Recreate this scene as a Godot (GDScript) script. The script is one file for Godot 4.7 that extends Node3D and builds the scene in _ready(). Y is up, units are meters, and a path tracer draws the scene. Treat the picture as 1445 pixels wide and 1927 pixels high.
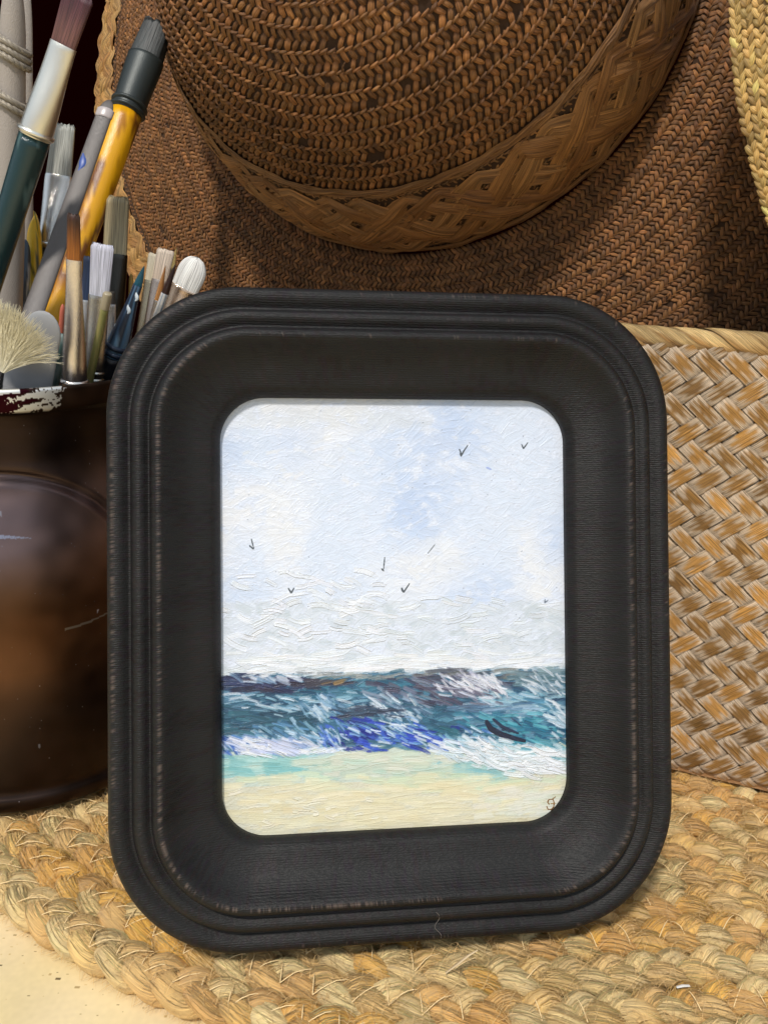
extends Node3D
# A small framed seascape leaning on a braided jute rug, with a pot of brushes, straw hats and a woven basket behind it.

var noise := FastNoiseLite.new()
var rng := RandomNumberGenerator.new()
var tex := {}
var used := {}


# ------------------------------------------------------------------ geometry buffers
class Buf:
	var v := PackedVector3Array()
	var n := PackedVector3Array()
	var t := PackedVector2Array()
	var c := PackedColorArray()
	var ix := PackedInt32Array()

	# a sheet of nu x nv points (index i * nv + j); with loop, the last column repeats the first
	func grid(p: PackedVector3Array, nu: int, nv: int, loop: bool, col: PackedColorArray, uv: PackedVector2Array) -> void:
		var first := v.size()
		v.append_array(p)
		c.append_array(col)
		t.append_array(uv)
		for i in nu:
			var ia := maxi(i - 1, 0) * nv
			var ib := mini(i + 1, nu - 1) * nv
			for j in nv:
				var ja := j - 1
				var jb := j + 1
				if ja < 0:
					ja = nv - 2 if loop else 0
				if jb > nv - 1:
					jb = 1 if loop else nv - 1
				var k := i * nv
				var m := (p[ib + j] - p[ia + j]).cross(p[k + jb] - p[k + ja])
				var l := m.length()
				n.append(m / l if l > 1e-14 else Vector3.UP)
		for i in nu - 1:
			var a := first + i * nv
			for j in nv - 1:
				var q := a + j
				ix.append(q)
				ix.append(q + 1)
				ix.append(q + nv)
				ix.append(q + 1)
				ix.append(q + nv + 1)
				ix.append(q + nv)

	func mesh() -> ArrayMesh:
		var a := []
		a.resize(Mesh.ARRAY_MAX)
		a[Mesh.ARRAY_VERTEX] = v
		a[Mesh.ARRAY_NORMAL] = n
		a[Mesh.ARRAY_TEX_UV] = t
		a[Mesh.ARRAY_COLOR] = c
		a[Mesh.ARRAY_INDEX] = ix
		var m := ArrayMesh.new()
		m.add_surface_from_arrays(Mesh.PRIMITIVE_TRIANGLES, a)
		return m


func lin(r: float, g: float, b: float, k := 1.0) -> Color:
	var q := Color(r / 255.0, g / 255.0, b / 255.0).srgb_to_linear()
	return Color(q.r * k, q.g * k, q.b * k)


func nz(x: float, y := 0.0, z := 0.0) -> float:
	return noise.get_noise_3d(x, y, z)


# a tube along a path; rings are flattened to rx across and ry along the given up direction
func tube(b: Buf, path: PackedVector3Array, rad: PackedFloat32Array, sides: int, col: Color, up := Vector3.UP, flat := 1.0, vary := 0.0, vscale := 100.0) -> void:
	var m := path.size()
	var p := PackedVector3Array()
	var cc := PackedColorArray()
	var uv := PackedVector2Array()
	var s := 0.0
	for i in m:
		var d := (path[mini(i + 1, m - 1)] - path[maxi(i - 1, 0)]).normalized()
		var a := d.cross(up)
		if a.length() < 0.01:
			a = d.cross(Vector3(0.3, 0.1, 0.9))
		a = a.normalized()
		var q := a.cross(d)
		if i > 0:
			s += (path[i] - path[i - 1]).length()
		var r := rad[i]
		for j in sides + 1:
			var w := TAU * j / sides
			p.append(path[i] + a * (cos(w) * r) + q * (sin(w) * r * flat))
			var k := 1.0 + vary * nz(s * 900.0, float(j % sides) * 40.0, path[0].x * 3000.0)
			cc.append(Color(col.r * k, col.g * k, col.b * k))
			uv.append(Vector2(float(j) / sides, s * vscale))
	b.grid(p, m, sides + 1, true, cc, uv)


# a turned shape round the local y axis from (radius, height) pairs; sx, sz flatten it
func turned(b: Buf, prof: PackedVector2Array, sides: int, cols: PackedColorArray, sx := 1.0, sz := 1.0, off := Vector3.ZERO, vscale := 60.0) -> void:
	var p := PackedVector3Array()
	var cc := PackedColorArray()
	var uv := PackedVector2Array()
	for i in prof.size():
		for j in sides + 1:
			var w := -TAU * j / sides
			p.append(off + Vector3(cos(w) * prof[i].x * sx, prof[i].y, sin(w) * prof[i].x * sz))
			cc.append(cols[mini(i, cols.size() - 1)])
			uv.append(Vector2(2.0 * j / sides, prof[i].y * vscale))
	b.grid(p, prof.size(), sides + 1, true, cc, uv)


func one(q: Color) -> PackedColorArray:
	return PackedColorArray([q])


# ------------------------------------------------------------------ objects
func numbered(called: String) -> String:
	var k: int = used.get(called, 0)
	used[called] = k + 1
	return called if k == 0 else "%s_%03d" % [called, k]


func thing(called: String, label: String, category: String, at := Vector3.ZERO, group := "") -> Node3D:
	var o := Node3D.new()
	o.name = numbered(called)
	o.position = at
	add_child(o)
	tag(o, label, category, group)
	return o


func tag(o: Node, label: String, category: String, group := "") -> void:
	o.set_meta("label", label)
	o.set_meta("category", category)
	if group:
		o.set_meta("group", group)


func part(called: String, b: Buf, m: Material, parent: Node, kind := "") -> MeshInstance3D:
	var o := MeshInstance3D.new()
	if parent == self:
		o.name = numbered(called)
	else:
		var k := 0
		for s in parent.get_children():
			if s.has_meta("_kind") and s.get_meta("_kind") == called:
				k += 1
		o.name = called if k == 0 else "%s_%03d" % [called, k]
		o.set_meta("_kind", called)
	o.mesh = b.mesh()
	o.material_override = m
	if kind:
		o.set_meta("kind", kind)
	parent.add_child(o, true)
	return o


# ------------------------------------------------------------------ textures and materials
func gray_tex(called: String, w: int, h: int, f: PackedFloat32Array) -> ImageTexture:
	var by := PackedByteArray()
	by.resize(w * h)
	for i in w * h:
		by[i] = clampi(int(f[i] * 255.0), 0, 255)
	tex[called] = ImageTexture.create_from_image(Image.create_from_data(w, h, false, Image.FORMAT_L8, by))
	return tex[called]


func make_textures() -> void:
	var w := 256
	# fibre streaks that run along v, wrapping both ways
	var f := PackedFloat32Array()
	var g := PackedFloat32Array()
	var l := PackedFloat32Array()
	f.resize(w * w)
	g.resize(w * w)
	l.resize(w * w)
	noise.seed = 11
	for y in w:
		var a := TAU * y / w
		var ca := cos(a) * 26.0
		var sa := sin(a) * 26.0
		for x in w:
			var fx := float(x)
			var k := fx / w
			var s0 := nz(fx * 26.0, ca, sa) * (1.0 - k) + nz((fx - w) * 26.0, ca, sa) * k
			var s1 := nz(fx * 70.0 + 900.0, ca * 2.5, sa * 2.5)
			f[y * w + x] = clampf(0.90 + 0.36 * s0 + 0.28 * s1, 0.35, 1.0)
			g[y * w + x] = clampf(0.5 + 0.5 * s0 + 0.55 * s1, 0.0, 1.0)
	gray_tex("streak", w, w, f)
	gray_tex("streak_h", w, w, g)
	# fine grain
	for y in w:
		for x in w:
			var q := nz(x * 21.0, y * 21.0, 50.0) * 0.6 + nz(x * 55.0, y * 55.0, 90.0) * 0.6
			g[y * w + x] = clampf(0.5 + q, 0.0, 1.0)
			l[y * w + x] = clampf(0.5 + 0.9 * nz(x * 2.5, y * 2.5, 400.0) + 0.3 * q, 0.0, 1.0)
	gray_tex("grain_h", w, w, g)
	gray_tex("blotch", w, w, l)
	# layer lines of the moulding: u along x, v along y
	var hh := 512
	var q := PackedFloat32Array()
	q.resize(hh * hh)
	for y in hh:
		var ln := 0.5 + 0.5 * sin(TAU * y * 84.0 / hh)
		for x in hh:
			q[y * hh + x] = clampf(0.5 + (ln - 0.5) * (0.5 + 0.8 * nz(x * 1.3, y * 18.0, 7.0)) + 0.5 * nz(x * 6.0, y * 62.0, 30.0) + 0.30 * nz(x * 40.0, y * 40.0, 60.0), 0.0, 1.0)
	gray_tex("layers_h", hh, hh, q)


func mat(called: String, rough: float, height := "", hscale := 0.0, albedo := "", vertex := true) -> StandardMaterial3D:
	var m := StandardMaterial3D.new()
	m.resource_name = called
	m.roughness = rough
	m.vertex_color_use_as_albedo = vertex
	m.albedo_color = Color.WHITE
	m.cull_mode = BaseMaterial3D.CULL_DISABLED
	if height:
		m.heightmap_enabled = true
		m.heightmap_texture = tex[height]
		m.heightmap_scale = hscale
	if albedo:
		m.albedo_texture = tex[albedo]
	return m


# ------------------------------------------------------------------ camera and light
func set_camera_and_light() -> void:
	var cam := Camera3D.new()
	cam.name = "camera"
	cam.fov = 60.0
	cam.near = 0.01
	cam.far = 50.0
	var p := deg_to_rad(17.728)
	var r := deg_to_rad(2.014)
	cam.transform = Transform3D(Basis(Vector3.RIGHT, -p) * Basis(Vector3.BACK, r), Vector3(-0.005, 0.1963, 0.2325))
	add_child(cam)

	var e := Environment.new()
	e.background_mode = Environment.BG_SKY
	var sk := ProceduralSkyMaterial.new()
	sk.sky_top_color = Color(0.86, 0.93, 1.0)
	sk.sky_horizon_color = Color(0.88, 0.90, 0.94)
	sk.sky_curve = 0.3
	sk.ground_bottom_color = Color(0.42, 0.38, 0.33)
	sk.ground_horizon_color = Color(0.62, 0.60, 0.58)
	sk.sun_angle_max = 1.0
	var s := Sky.new()
	s.sky_material = sk
	e.sky = s
	e.background_energy_multiplier = 0.76
	e.tonemap_mode = Environment.TONE_MAPPER_LINEAR
	e.tonemap_exposure = 1.13
	e.sdfgi_enabled = true
	e.ssao_enabled = true
	e.ssil_enabled = true
	var we := WorldEnvironment.new()
	we.name = "daylight"
	we.environment = e
	add_child(we)

	var sun := DirectionalLight3D.new()
	sun.name = "sun"
	sun.light_energy = 0.88
	sun.light_color = Color(1.0, 0.97, 0.93)
	sun.light_angular_distance = 6.0
	sun.shadow_enabled = true
	add_child(sun)
	var to_sun := Vector3(-0.20, 0.80, 0.54).normalized()
	sun.look_at_from_position(Vector3.ZERO, -to_sun, Vector3.UP)


# ------------------------------------------------------------------ table, wall
func build_setting() -> void:
	var b := Buf.new()
	var n := 24
	var p := PackedVector3Array()
	var c := PackedColorArray()
	var uv := PackedVector2Array()
	for i in n:
		for j in n:
			var x := -1.6 + 3.2 * j / (n - 1)
			var z := -0.6 + 2.4 * i / (n - 1)
			p.append(Vector3(x, -0.0098, z))
			c.append(Color(0.79, 0.63, 0.35))
			uv.append(Vector2(x * 4.0, z * 4.0))
	b.grid(p, n, n, false, c, uv)
	var m := mat("pale board", 0.60, "grain_h", 0.0012)
	var w := 1024
	var im := Image.create(w, w, false, Image.FORMAT_RGB8)
	for y in w:
		for x in w:
			var k := 0.97 + 0.03 * nz(x * 0.9, y * 0.9, 3.0) + 0.015 * nz(x * 9.0, y * 9.0, 9.0)
			im.set_pixel(x, y, Color(k, k, k * (0.985 + 0.04 * nz(x * 0.6, y * 0.6, 70.0))))
	rng.seed = 5
	for i in 1700:
		var x := rng.randi_range(0, w - 12)
		var y := rng.randi_range(0, w - 12)
		var d := rng.randf_range(0.45, 0.9)
		var sz := 1 if rng.randf() < 0.85 else rng.randi_range(2, 3)
		for a in sz * rng.randi_range(1, 3):
			for bb in sz:
				im.set_pixel(x + a, y + bb, Color(d, d * 0.95, d * 0.85))
	m.albedo_texture = ImageTexture.create_from_image(im)
	m.uv1_scale = Vector3(1, 1, 1)
	var o := part("tabletop", b, m, self)
	o.set_meta("kind", "structure")
	o.set_meta("label", "pale beige speckled board under the jute rug")

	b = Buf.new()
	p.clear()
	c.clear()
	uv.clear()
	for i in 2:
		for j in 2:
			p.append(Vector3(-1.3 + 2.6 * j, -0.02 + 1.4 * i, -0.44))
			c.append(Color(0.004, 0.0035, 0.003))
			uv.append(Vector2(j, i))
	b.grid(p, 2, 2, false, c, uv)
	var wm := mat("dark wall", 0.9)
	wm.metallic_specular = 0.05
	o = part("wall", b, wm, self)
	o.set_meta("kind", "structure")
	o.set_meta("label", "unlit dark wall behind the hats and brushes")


# ------------------------------------------------------------------ jute rug
const RUG_C := Vector2(0.035, -0.186)
const RUG_R := 0.250
const RUG_TURN := 0.15


# point on the rug at offset radius rho and arc coordinate s (metres, measured from straight below the centre)
func rug_at(rho: float, s: float) -> Array:
	var a := s / rho
	if a < RUG_TURN:
		var o := Vector3(sin(a), 0, cos(a))
		return [Vector3(RUG_C.x, 0, RUG_C.y) + o * rho, o]
	var o2 := Vector3(sin(RUG_TURN), 0, cos(RUG_TURN))
	var tdir := Vector3(cos(RUG_TURN), 0, -sin(RUG_TURN))
	return [Vector3(RUG_C.x, 0, RUG_C.y) + o2 * rho + tdir * (s - RUG_TURN * rho), o2]


func jute_colour(x: float, seed_: float) -> Color:
	var a := nz(x * 2200.0, seed_ * 37.0, 4.0)
	var b := nz(x * 1500.0 + 500.0, seed_ * 61.0, 40.0)
	var q := Color(0.97, 0.625, 0.215)
	q = q.lerp(Color(0.97, 0.52, 0.095), clampf(a * 2.8 + 0.1, 0.0, 1.0))
	q = q.lerp(Color(0.93, 0.61, 0.255), clampf(-a * 1.6, 0.0, 0.5))
	q = q.lerp(Color(0.98, 0.745, 0.355), clampf(b * 2.0, 0.0, 0.8))
	q = q.lerp(Color(0.84, 0.45, 0.13), clampf(-b * 1.6 - 0.2, 0.0, 0.7))
	return q


func build_rug() -> void:
	var rug := thing("jute_rug", "round braided jute rug in golden straw tones under the black picture frame", "rug")
	var m := mat("jute fibre", 0.85, "streak_h", 0.030)
	m.rim_enabled = true
	m.rim = 0.3
	m.rim_tint = 0.8
	var pitch := 0.0122
	var period := 0.031
	var ds := 0.0017
	var nv := 23
	for row in 15:
		var rho := RUG_R - 0.0061 - pitch * row
		var holder := Node3D.new()
		holder.name = "braid" if row == 0 else "braid_%03d" % row
		rug.add_child(holder)
		var s0 := maxf(-0.24, -1.45 * rho)
		var ns := int((0.20 - s0) / ds)
		var shift := rng.randf() * period
		for k in 3:
			var b := Buf.new()
			var path := PackedVector3Array()
			var p := PackedVector3Array()
			var c := PackedColorArray()
			var uv := PackedVector2Array()
			var ridge := PackedFloat32Array()
			var tone := PackedFloat32Array()
			for j in nv:
				ridge.append(rng.randf_range(-0.05, 0.05))
				tone.append(rng.randf_range(0.86, 1.12))
			ridge[nv - 1] = ridge[0]
			tone[nv - 1] = tone[0]
			for i in ns + 2:
				var s := s0 + ds * i
				var h := rug_at(rho, s)
				var ph := TAU * (s + shift) / period + TAU * k / 3.0
				ph += 0.35 * nz(s * 300.0, row * 50.0, k * 20.0)
				var o: Vector3 = h[1]
				var sw := 1.0 + 0.18 * nz(s * 500.0, row * 31.0, k * 77.0)
				path.append(h[0] + o * (0.00315 * sin(ph)) + Vector3.UP * (-0.0049 + 0.0019 * sin(2.0 * ph) * sw))
			for i in ns:
				var d := (path[i + 1] - path[maxi(i - 1, 0)]).normalized()
				var side := d.cross(Vector3.UP).normalized()
				var up := side.cross(d)
				var s := s0 + ds * i
				var fat := 1.04 + 0.16 * nz(s * 4500.0, row * 17.0, k * 55.0)
				var col := jute_colour(s, row * 3.0 + k)
				for j in nv:
					var w := -TAU * j / (nv - 1)
					var rr := fat * (1.0 + ridge[j] + 0.05 * nz(s * 9000.0, j * 90.0, row * 9.0))
					if j == nv - 1:
						rr = fat * (1.0 + ridge[0] + 0.05 * nz(s * 9000.0, 0.0, row * 9.0))
					p.append(path[i] + side * (cos(w) * 0.0036 * rr) + up * (sin(w) * 0.0027 * rr))
					var tn := tone[j]
					c.append(Color(col.r * tn, col.g * tn, col.b * tn))
					uv.append(Vector2(float(j) / (nv - 1) * 3.0 + s * 40.0, s * 22.0))
			b.grid(p, ns, nv, true, c, uv)
			# separate fibres combed along the strand, a few of them lifting off
			for fi in int(ns * 2.6):
				var i0 := rng.randi_range(0, ns - 12)
				var m_ := rng.randi_range(4, 9)
				var w := rng.randf_range(0.10, 0.90) * PI
				var tw := rng.randf_range(-0.05, 0.14)
				var lift0 := rng.randf_range(0.99, 1.10)
				var lift1 := rng.randf_range(0.97, 1.10) if rng.randf() < 0.86 else rng.randf_range(1.15, 1.5)
				var fp := PackedVector3Array()
				var fr_ := PackedFloat32Array()
				for k2 in m_:
					var f := float(k2) / (m_ - 1)
					var i := i0 + k2
					var d := (path[i + 1] - path[maxi(i - 1, 0)]).normalized()
					var side := d.cross(Vector3.UP).normalized()
					var up := side.cross(d)
					var rr := lerpf(lift0, lift1, f * f)
					var ww := w + tw * k2
					fp.append(path[i] + side * (cos(ww) * 0.0038 * rr) + up * (sin(ww) * 0.0029 * rr))
					fr_.append(rng.randf_range(0.00009, 0.00014) * (1.0 if k2 > 0 and k2 < m_ - 1 else 0.35))
				var fc := jute_colour(s0 + ds * i0, row * 3.0 + k)
				var t := rng.randf_range(0.72, 1.22)
				tube(b, fp, fr_, 3, Color(minf(fc.r * t, 0.97), minf(fc.g * t, 0.85), fc.b * t * 0.9))
			part("strand", b, m, holder)

	# sewing thread that zigzags along the middle of every row
	var tb := Buf.new()
	for row in 15:
		var rho := RUG_R - 0.0061 - pitch * row
		var s := maxf(-0.22, -1.4 * rho)
		while s < 0.19:
			var step := rng.randf_range(0.0085, 0.0118)
			var w0 := rng.randf_range(-0.0048, -0.003)
			var w1 := rng.randf_range(0.003, 0.005)
			for leg in 2:
				if rng.randf() < (0.2 if s < -0.02 else 0.72):
					continue
				var path := PackedVector3Array()
				var rad := PackedFloat32Array()
				for i in 6:
					var f := i / 5.0
					var sa := s + (0.0018 * f if leg == 0 else 0.0018 + (step - 0.0018) * f)
					var off := lerpf(w0, w1, f if leg == 0 else 1.0 - f)
					var h := rug_at(rho, sa)
					path.append(h[0] + h[1] * off + Vector3.UP * (-0.0019 + 0.0019 * sin(PI * clampf(f, 0.02, 0.98)) + 0.0003 * rng.randf()))
					rad.append(0.00017)
				tube(tb, path, rad, 4, Color(0.86, 0.64, 0.33))
			s += step
	part("stitch_thread", tb, mat("thread", 0.8), rug, "stuff")

	# loose fibres standing off the braids
	var fb := Buf.new()
	rng.seed = 21
	for i in 17000:
		var rho := RUG_R - rng.randf() * 0.175
		var s := rng.randf_range(-0.22, 0.19)
		var h := rug_at(rho, s)
		var a := rng.randf() * TAU
		var dir := Vector3(cos(a), 0, sin(a))
		var dir2 := dir.rotated(Vector3.UP, rng.randf_range(-0.9, 0.9))
		var len_ := rng.randf_range(0.002, 0.0075)
		var lift := rng.randf_range(0.0, 0.0011) if rng.randf() < 0.9 else rng.randf_range(0.001, 0.003)
		var y0 := -0.0016
		var path := PackedVector3Array()
		var rad := PackedFloat32Array()
		for k in 5:
			var f := k / 4.0
			path.append(h[0] + dir * (len_ * f * (1.0 - 0.4 * f)) + dir2 * (len_ * 0.5 * f * f) + Vector3.UP * (y0 + (lift + 0.0018) * sin(PI * f * 0.85)))
			rad.append(0.000062 * (1.0 - 0.6 * f))
		var t := rng.randf_range(0.75, 1.25)
		tube(fb, path, rad, 3, Color(0.78 * t, 0.53 * t, 0.24 * t))
	# a hairy fringe along the outer edge
	for i in 900:
		var s := rng.randf_range(-0.22, 0.10)
		var h := rug_at(RUG_R - 0.0012, s)
		var path := PackedVector3Array()
		var rad := PackedFloat32Array()
		var sk := rng.randf_range(-1.2, 1.2)
		var len_ := rng.randf_range(0.001, 0.0035)
		var y0 := rng.randf_range(-0.0085, -0.004)
		var along: Vector3 = Vector3(h[1].z, 0, -h[1].x)
		for k in 4:
			var f := k / 3.0
			path.append(h[0] + (h[1] + along * sk) * (len_ * f) + Vector3.UP * (y0 - 0.0008 * f * f + 0.0003 * rng.randf()))
			rad.append(0.00007 * (1.0 - 0.6 * f))
		tube(fb, path, rad, 3, Color(0.70, 0.45, 0.17))
	part("loose_fibres", fb, mat("loose fibre", 0.8), rug, "stuff")

	# dark tangles caught in the braid
	var db := Buf.new()
	for spot in [Vector3(0.118, 0.0, 0.024), Vector3(0.1265, 0.0, 0.0385), Vector3(0.088, 0.0, -0.045)]:
		for i in 60:
			var path := PackedVector3Array()
			var rad := PackedFloat32Array()
			var at: Vector3 = spot + Vector3(rng.randfn(0, 0.0032), -0.0005, rng.randfn(0, 0.0028))
			var d := Vector3(rng.randfn(0, 1), 0, rng.randfn(0, 1)).normalized()
			for k in 6:
				path.append(at + Vector3.UP * (0.0009 * sin(PI * k / 5.0)))
				rad.append(0.00008)
				at += d * 0.0011
				d = d.rotated(Vector3.UP, rng.randf_range(-0.8, 0.8))
			tube(db, path, rad, 3, Color(0.32, 0.17, 0.07))
	part("dark_tangle", db, mat("dark tangle", 0.85), rug, "stuff")

	# a thin flat backing that the braids are sewn to
	var bb := Buf.new()
	var bp := PackedVector3Array()
	var bc := PackedColorArray()
	var bu := PackedVector2Array()
	for i in 60:
		var s := -0.25 + 0.46 * i / 59.0
		for rr in [RUG_R - 0.007, 0.05]:
			var h := rug_at(RUG_R - 0.007, s)
			var q: Vector3 = h[0] - h[1] * (RUG_R - 0.007 - rr)
			bp.append(Vector3(q.x, -0.0072, q.z))
			bc.append(Color(0.26, 0.16, 0.075))
			bu.append(Vector2(s * 8.0, rr * 8.0))
	bb.grid(bp, 60, 2, false, bc, bu)
	part("backing", bb, mat("jute backing", 0.9, "grain_h", 0.03), rug)


# ------------------------------------------------------------------ picture frame
const FA := 0.0800
const FB := 0.0918


func frame_xform() -> Transform3D:
	var b := Basis(Vector3.UP, deg_to_rad(7.8358)) * Basis(Vector3.RIGHT, -deg_to_rad(18.5747))
	return Transform3D(b, Vector3(0, 0.0925, 0))


func build_frame() -> void:
	var fr := thing("picture_frame", "black rounded rectangular frame with ridged moulding holding a small seascape painting", "picture frame")
	fr.transform = frame_xform()
	# (distance in from the outer edge, height above the opening's lip) in mm
	var prof := PackedVector2Array([
		Vector2(30.2, -5.0), Vector2(1.6, -9.5), Vector2(0.5, -9.2), Vector2(0.0, -8.2), Vector2(0, -5), Vector2(0, -2), Vector2(0.0, 1.0), Vector2(0.12, 2.6), Vector2(0.5, 4.0), Vector2(1.1, 5.0), Vector2(1.9, 5.6), Vector2(2.9, 5.8),
		Vector2(3.9, 5.6), Vector2(4.9, 5.1), Vector2(5.8, 4.5), Vector2(6.5, 4.3), Vector2(6.85, 4.7), Vector2(7.1, 5.9), Vector2(7.5, 7.2), Vector2(8.2, 8.1), Vector2(9.1, 8.5), Vector2(10.0, 8.35), Vector2(10.9, 7.8),
		Vector2(11.6, 7.3), Vector2(12.1, 7.3), Vector2(12.35, 7.8), Vector2(12.6, 9.0), Vector2(13.1, 10.2), Vector2(13.9, 11.0), Vector2(14.8, 11.2), Vector2(15.6, 10.9), Vector2(16.4, 10.2), Vector2(17.4, 9.0),
		Vector2(18.8, 7.5), Vector2(20.6, 6.0), Vector2(22.6, 4.8), Vector2(24.6, 4.1), Vector2(26.4, 3.4), Vector2(27.6, 3.0), Vector2(28.3, 2.6), Vector2(29.0, 1.9), Vector2(29.6, 1.0), Vector2(30.0, 0.35), Vector2(30.2, -0.3), Vector2(30.25, -2.0),
	])
	var b := Buf.new()
	var p := PackedVector3Array()
	var c := PackedColorArray()
	var uv := PackedVector2Array()
	# path round the rectangle: corner arcs joined by straight runs
	var ang := PackedFloat32Array()
	var cx := PackedFloat32Array()
	var cy := PackedFloat32Array()
	var blend := []
	for k in 4:
		for i in 91:
			blend.append([k, k, 0.0, (k + i / 90.0) * PI / 2.0])
		for i in range(1, 240):
			blend.append([k, (k + 1) % 4, i / 240.0, (k + 1) * PI / 2.0])
	blend.append([0, 0, 0.0, TAU])
	var sx := [1.0, -1.0, -1.0, 1.0]
	var sy := [1.0, 1.0, -1.0, -1.0]
	for it in blend:
		var ca := cos(it[3])
		var sa := sin(it[3])
		for q in prof:
			var w: float = q.x * 0.001
			var r := 0.0365 - 0.79 * w
			var ax := FA - w - r
			var ay := FB - w - r
			var x: float = lerpf(sx[it[0]] * ax, sx[it[1]] * ax, it[2]) + ca * r
			var y: float = lerpf(sy[it[0]] * ay, sy[it[1]] * ay, it[2]) + sa * r
			# an uneven cast surface
			var hgt: float = q.y * 0.001 + 0.00010 * nz(x * 3000.0, y * 3000.0, 0.0)
			p.append(Vector3(x, y - 0.0008, hgt))
			uv.append(Vector2(x / 0.05, y / 0.05))
			var col := Color(0.0098, 0.0088, 0.0092)
			var k := 1.0 + 0.25 * nz(x * 3000.0, y * 9000.0, 20.0) + 0.25 * nz(x * 30000.0, y * 90000.0, 20.0)
			col = Color(col.r * k, col.g * k, col.b * k)
			# rubbed ridges
			var ridge := 0.0
			if absf(q.x - 14.8) < 0.4:
				ridge = 0.9
			elif absf(q.x - 1.9) < 0.4:
				ridge = 0.7
			elif absf(q.x - 9.1) < 0.4:
				ridge = 0.22
			if ridge > 0.0:
				var rub := -0.60
				if x < -0.055 and y > -0.045:
					rub = 0.02 if q.x < 3.5 or q.x > 14.0 else -0.4
				elif x < 0.01 and y < -0.045 and q.x > 14.0:
					rub = 0.12
				elif x > 0.055 and y < 0.01 and q.x > 14.0:
					rub = 0.0
				var wear := clampf(rub + 0.5 * nz(x * 3100.0 + 30.0, y * 3100.0, 80.0) + 0.35 * nz(x * 40000.0, y * 40000.0, 5.0) + 1.0 * nz(x * 210000.0, y * 150000.0, 15.0), 0.0, 1.0) * ridge
				pass
				col = col.lerp(Color(0.12, 0.088, 0.073), minf(wear, 0.8))
			c.append(col)
	b.grid(p, blend.size(), prof.size(), false, c, uv)
	var m := mat("black cast moulding", 0.54, "layers_h", 0.009)
	m.metallic_specular = 0.38
	part("moulding", b, m, fr)

	# the painted panel
	var pb := Buf.new()
	var pp := PackedVector3Array()
	var pc := PackedColorArray()
	var pu := PackedVector2Array()
	for i in 12:
		for j in 12:
			var u := j / 11.0
			var v := i / 11.0
			pp.append(Vector3(lerpf(-0.0515, 0.0515, u), lerpf(0.0628, -0.0628, v) - 0.0008, -0.0019))
			pc.append(Color.WHITE)
			pu.append(Vector2(u, v))
	pb.grid(pp, 12, 12, false, pc, pu)
	var pm := mat("oil paint", 0.42, "", 0.0, "", false)
	paint(pm)
	part("painting", pb, pm, fr)

	# back board and the leg that props the frame up
	var kb := Buf.new()
	box(kb, Vector3(0, -0.0008, -0.0065), Vector3(0.112, 0.136, 0.0025), Color(0.10, 0.07, 0.045))
	part("back_board", kb, mat("back board", 0.8), fr)
	var lb := Buf.new()
	box(lb, Vector3.ZERO, Vector3(0.03, 0.118, 0.003), Color(0.06, 0.045, 0.035))
	var leg := part("easel_leg", lb, mat("easel leg", 0.8), fr)
	leg.transform = Transform3D(Basis(Vector3.RIGHT, deg_to_rad(36.0)), Vector3(0, -0.0265, -0.044))


func box(b: Buf, at: Vector3, size: Vector3, col: Color) -> void:
	for ax in 3:
		for sgn in [-1.0, 1.0]:
			var nrm := Vector3.ZERO
			nrm[ax] = sgn
			var a := Vector3.ZERO
			var d := Vector3.ZERO
			a[(ax + 1) % 3] = 0.5 * size[(ax + 1) % 3]
			d[(ax + 2) % 3] = 0.5 * size[(ax + 2) % 3] * sgn
			var o := at + nrm * size[ax] * 0.5
			b.grid(PackedVector3Array([o - a - d, o - a + d, o + a - d, o + a + d]), 2, 2, false, PackedColorArray([col, col, col, col]), PackedVector2Array([Vector2(0, 0), Vector2(0, 1), Vector2(1, 0), Vector2(1, 1)]))


# ------------------------------------------------------------------ the oil sketch: colour and relief of the paint, stroke by stroke
const PW := 824
const PH := 1005
var pr := PackedFloat32Array()
var pg := PackedFloat32Array()
var pbl := PackedFloat32Array()
var ph := PackedFloat32Array()


# one bristle stroke through (x, y) in panel pixels
func stroke(x: float, y: float, ang: float, length: float, width: float, col: Color, body := 0.6, bend := 0.0, cover := 0.9) -> void:
	var nl := maxi(int(length * 1.15), 3)
	var nw := maxi(int(width * 1.3), 3)
	var br := PackedFloat32Array()
	for j in nw + 1:
		br.append(rng.randf_range(-1.0, 1.0))
	var px := x
	var py := y
	var a := ang - bend * 0.5
	px -= cos(ang) * length * 0.5
	py -= sin(ang) * length * 0.5
	var st := length / nl
	for i in nl:
		var f := float(i) / nl
		a += bend / nl
		px += cos(a) * st
		py += sin(a) * st
		var fade := clampf(minf(f * 7.0, (1.0 - f) * 3.5), 0.0, 1.0)
		var nx := -sin(a)
		var ny := cos(a)
		for j in nw + 1:
			var e := float(j) / nw * 2.0 - 1.0
			var k := br[j]
			if fade < 0.9 and k * 0.5 + 0.5 > fade + 0.15:
				continue
			var qx := int(px + nx * e * width * 0.5)
			var qy := int(py + ny * e * width * 0.5)
			if qx < 0 or qy < 0 or qx >= PW or qy >= PH:
				continue
			var o := qy * PW + qx
			var w := cover * (1.0 - 0.35 * e * e) * (0.75 + 0.25 * k)
			var tn := 1.0 + 0.06 * k
			pr[o] += (col.r * tn - pr[o]) * w
			pg[o] += (col.g * tn - pg[o]) * w
			pbl[o] += (col.b * tn - pbl[o]) * w
			var lip := body * (0.35 + 0.30 * k + 0.55 * smoothstep(0.55, 0.95, absf(e)) + 0.4 * smoothstep(0.8, 1.0, f))
			ph[o] += (lip - ph[o]) * minf(w, 0.75)


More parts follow.
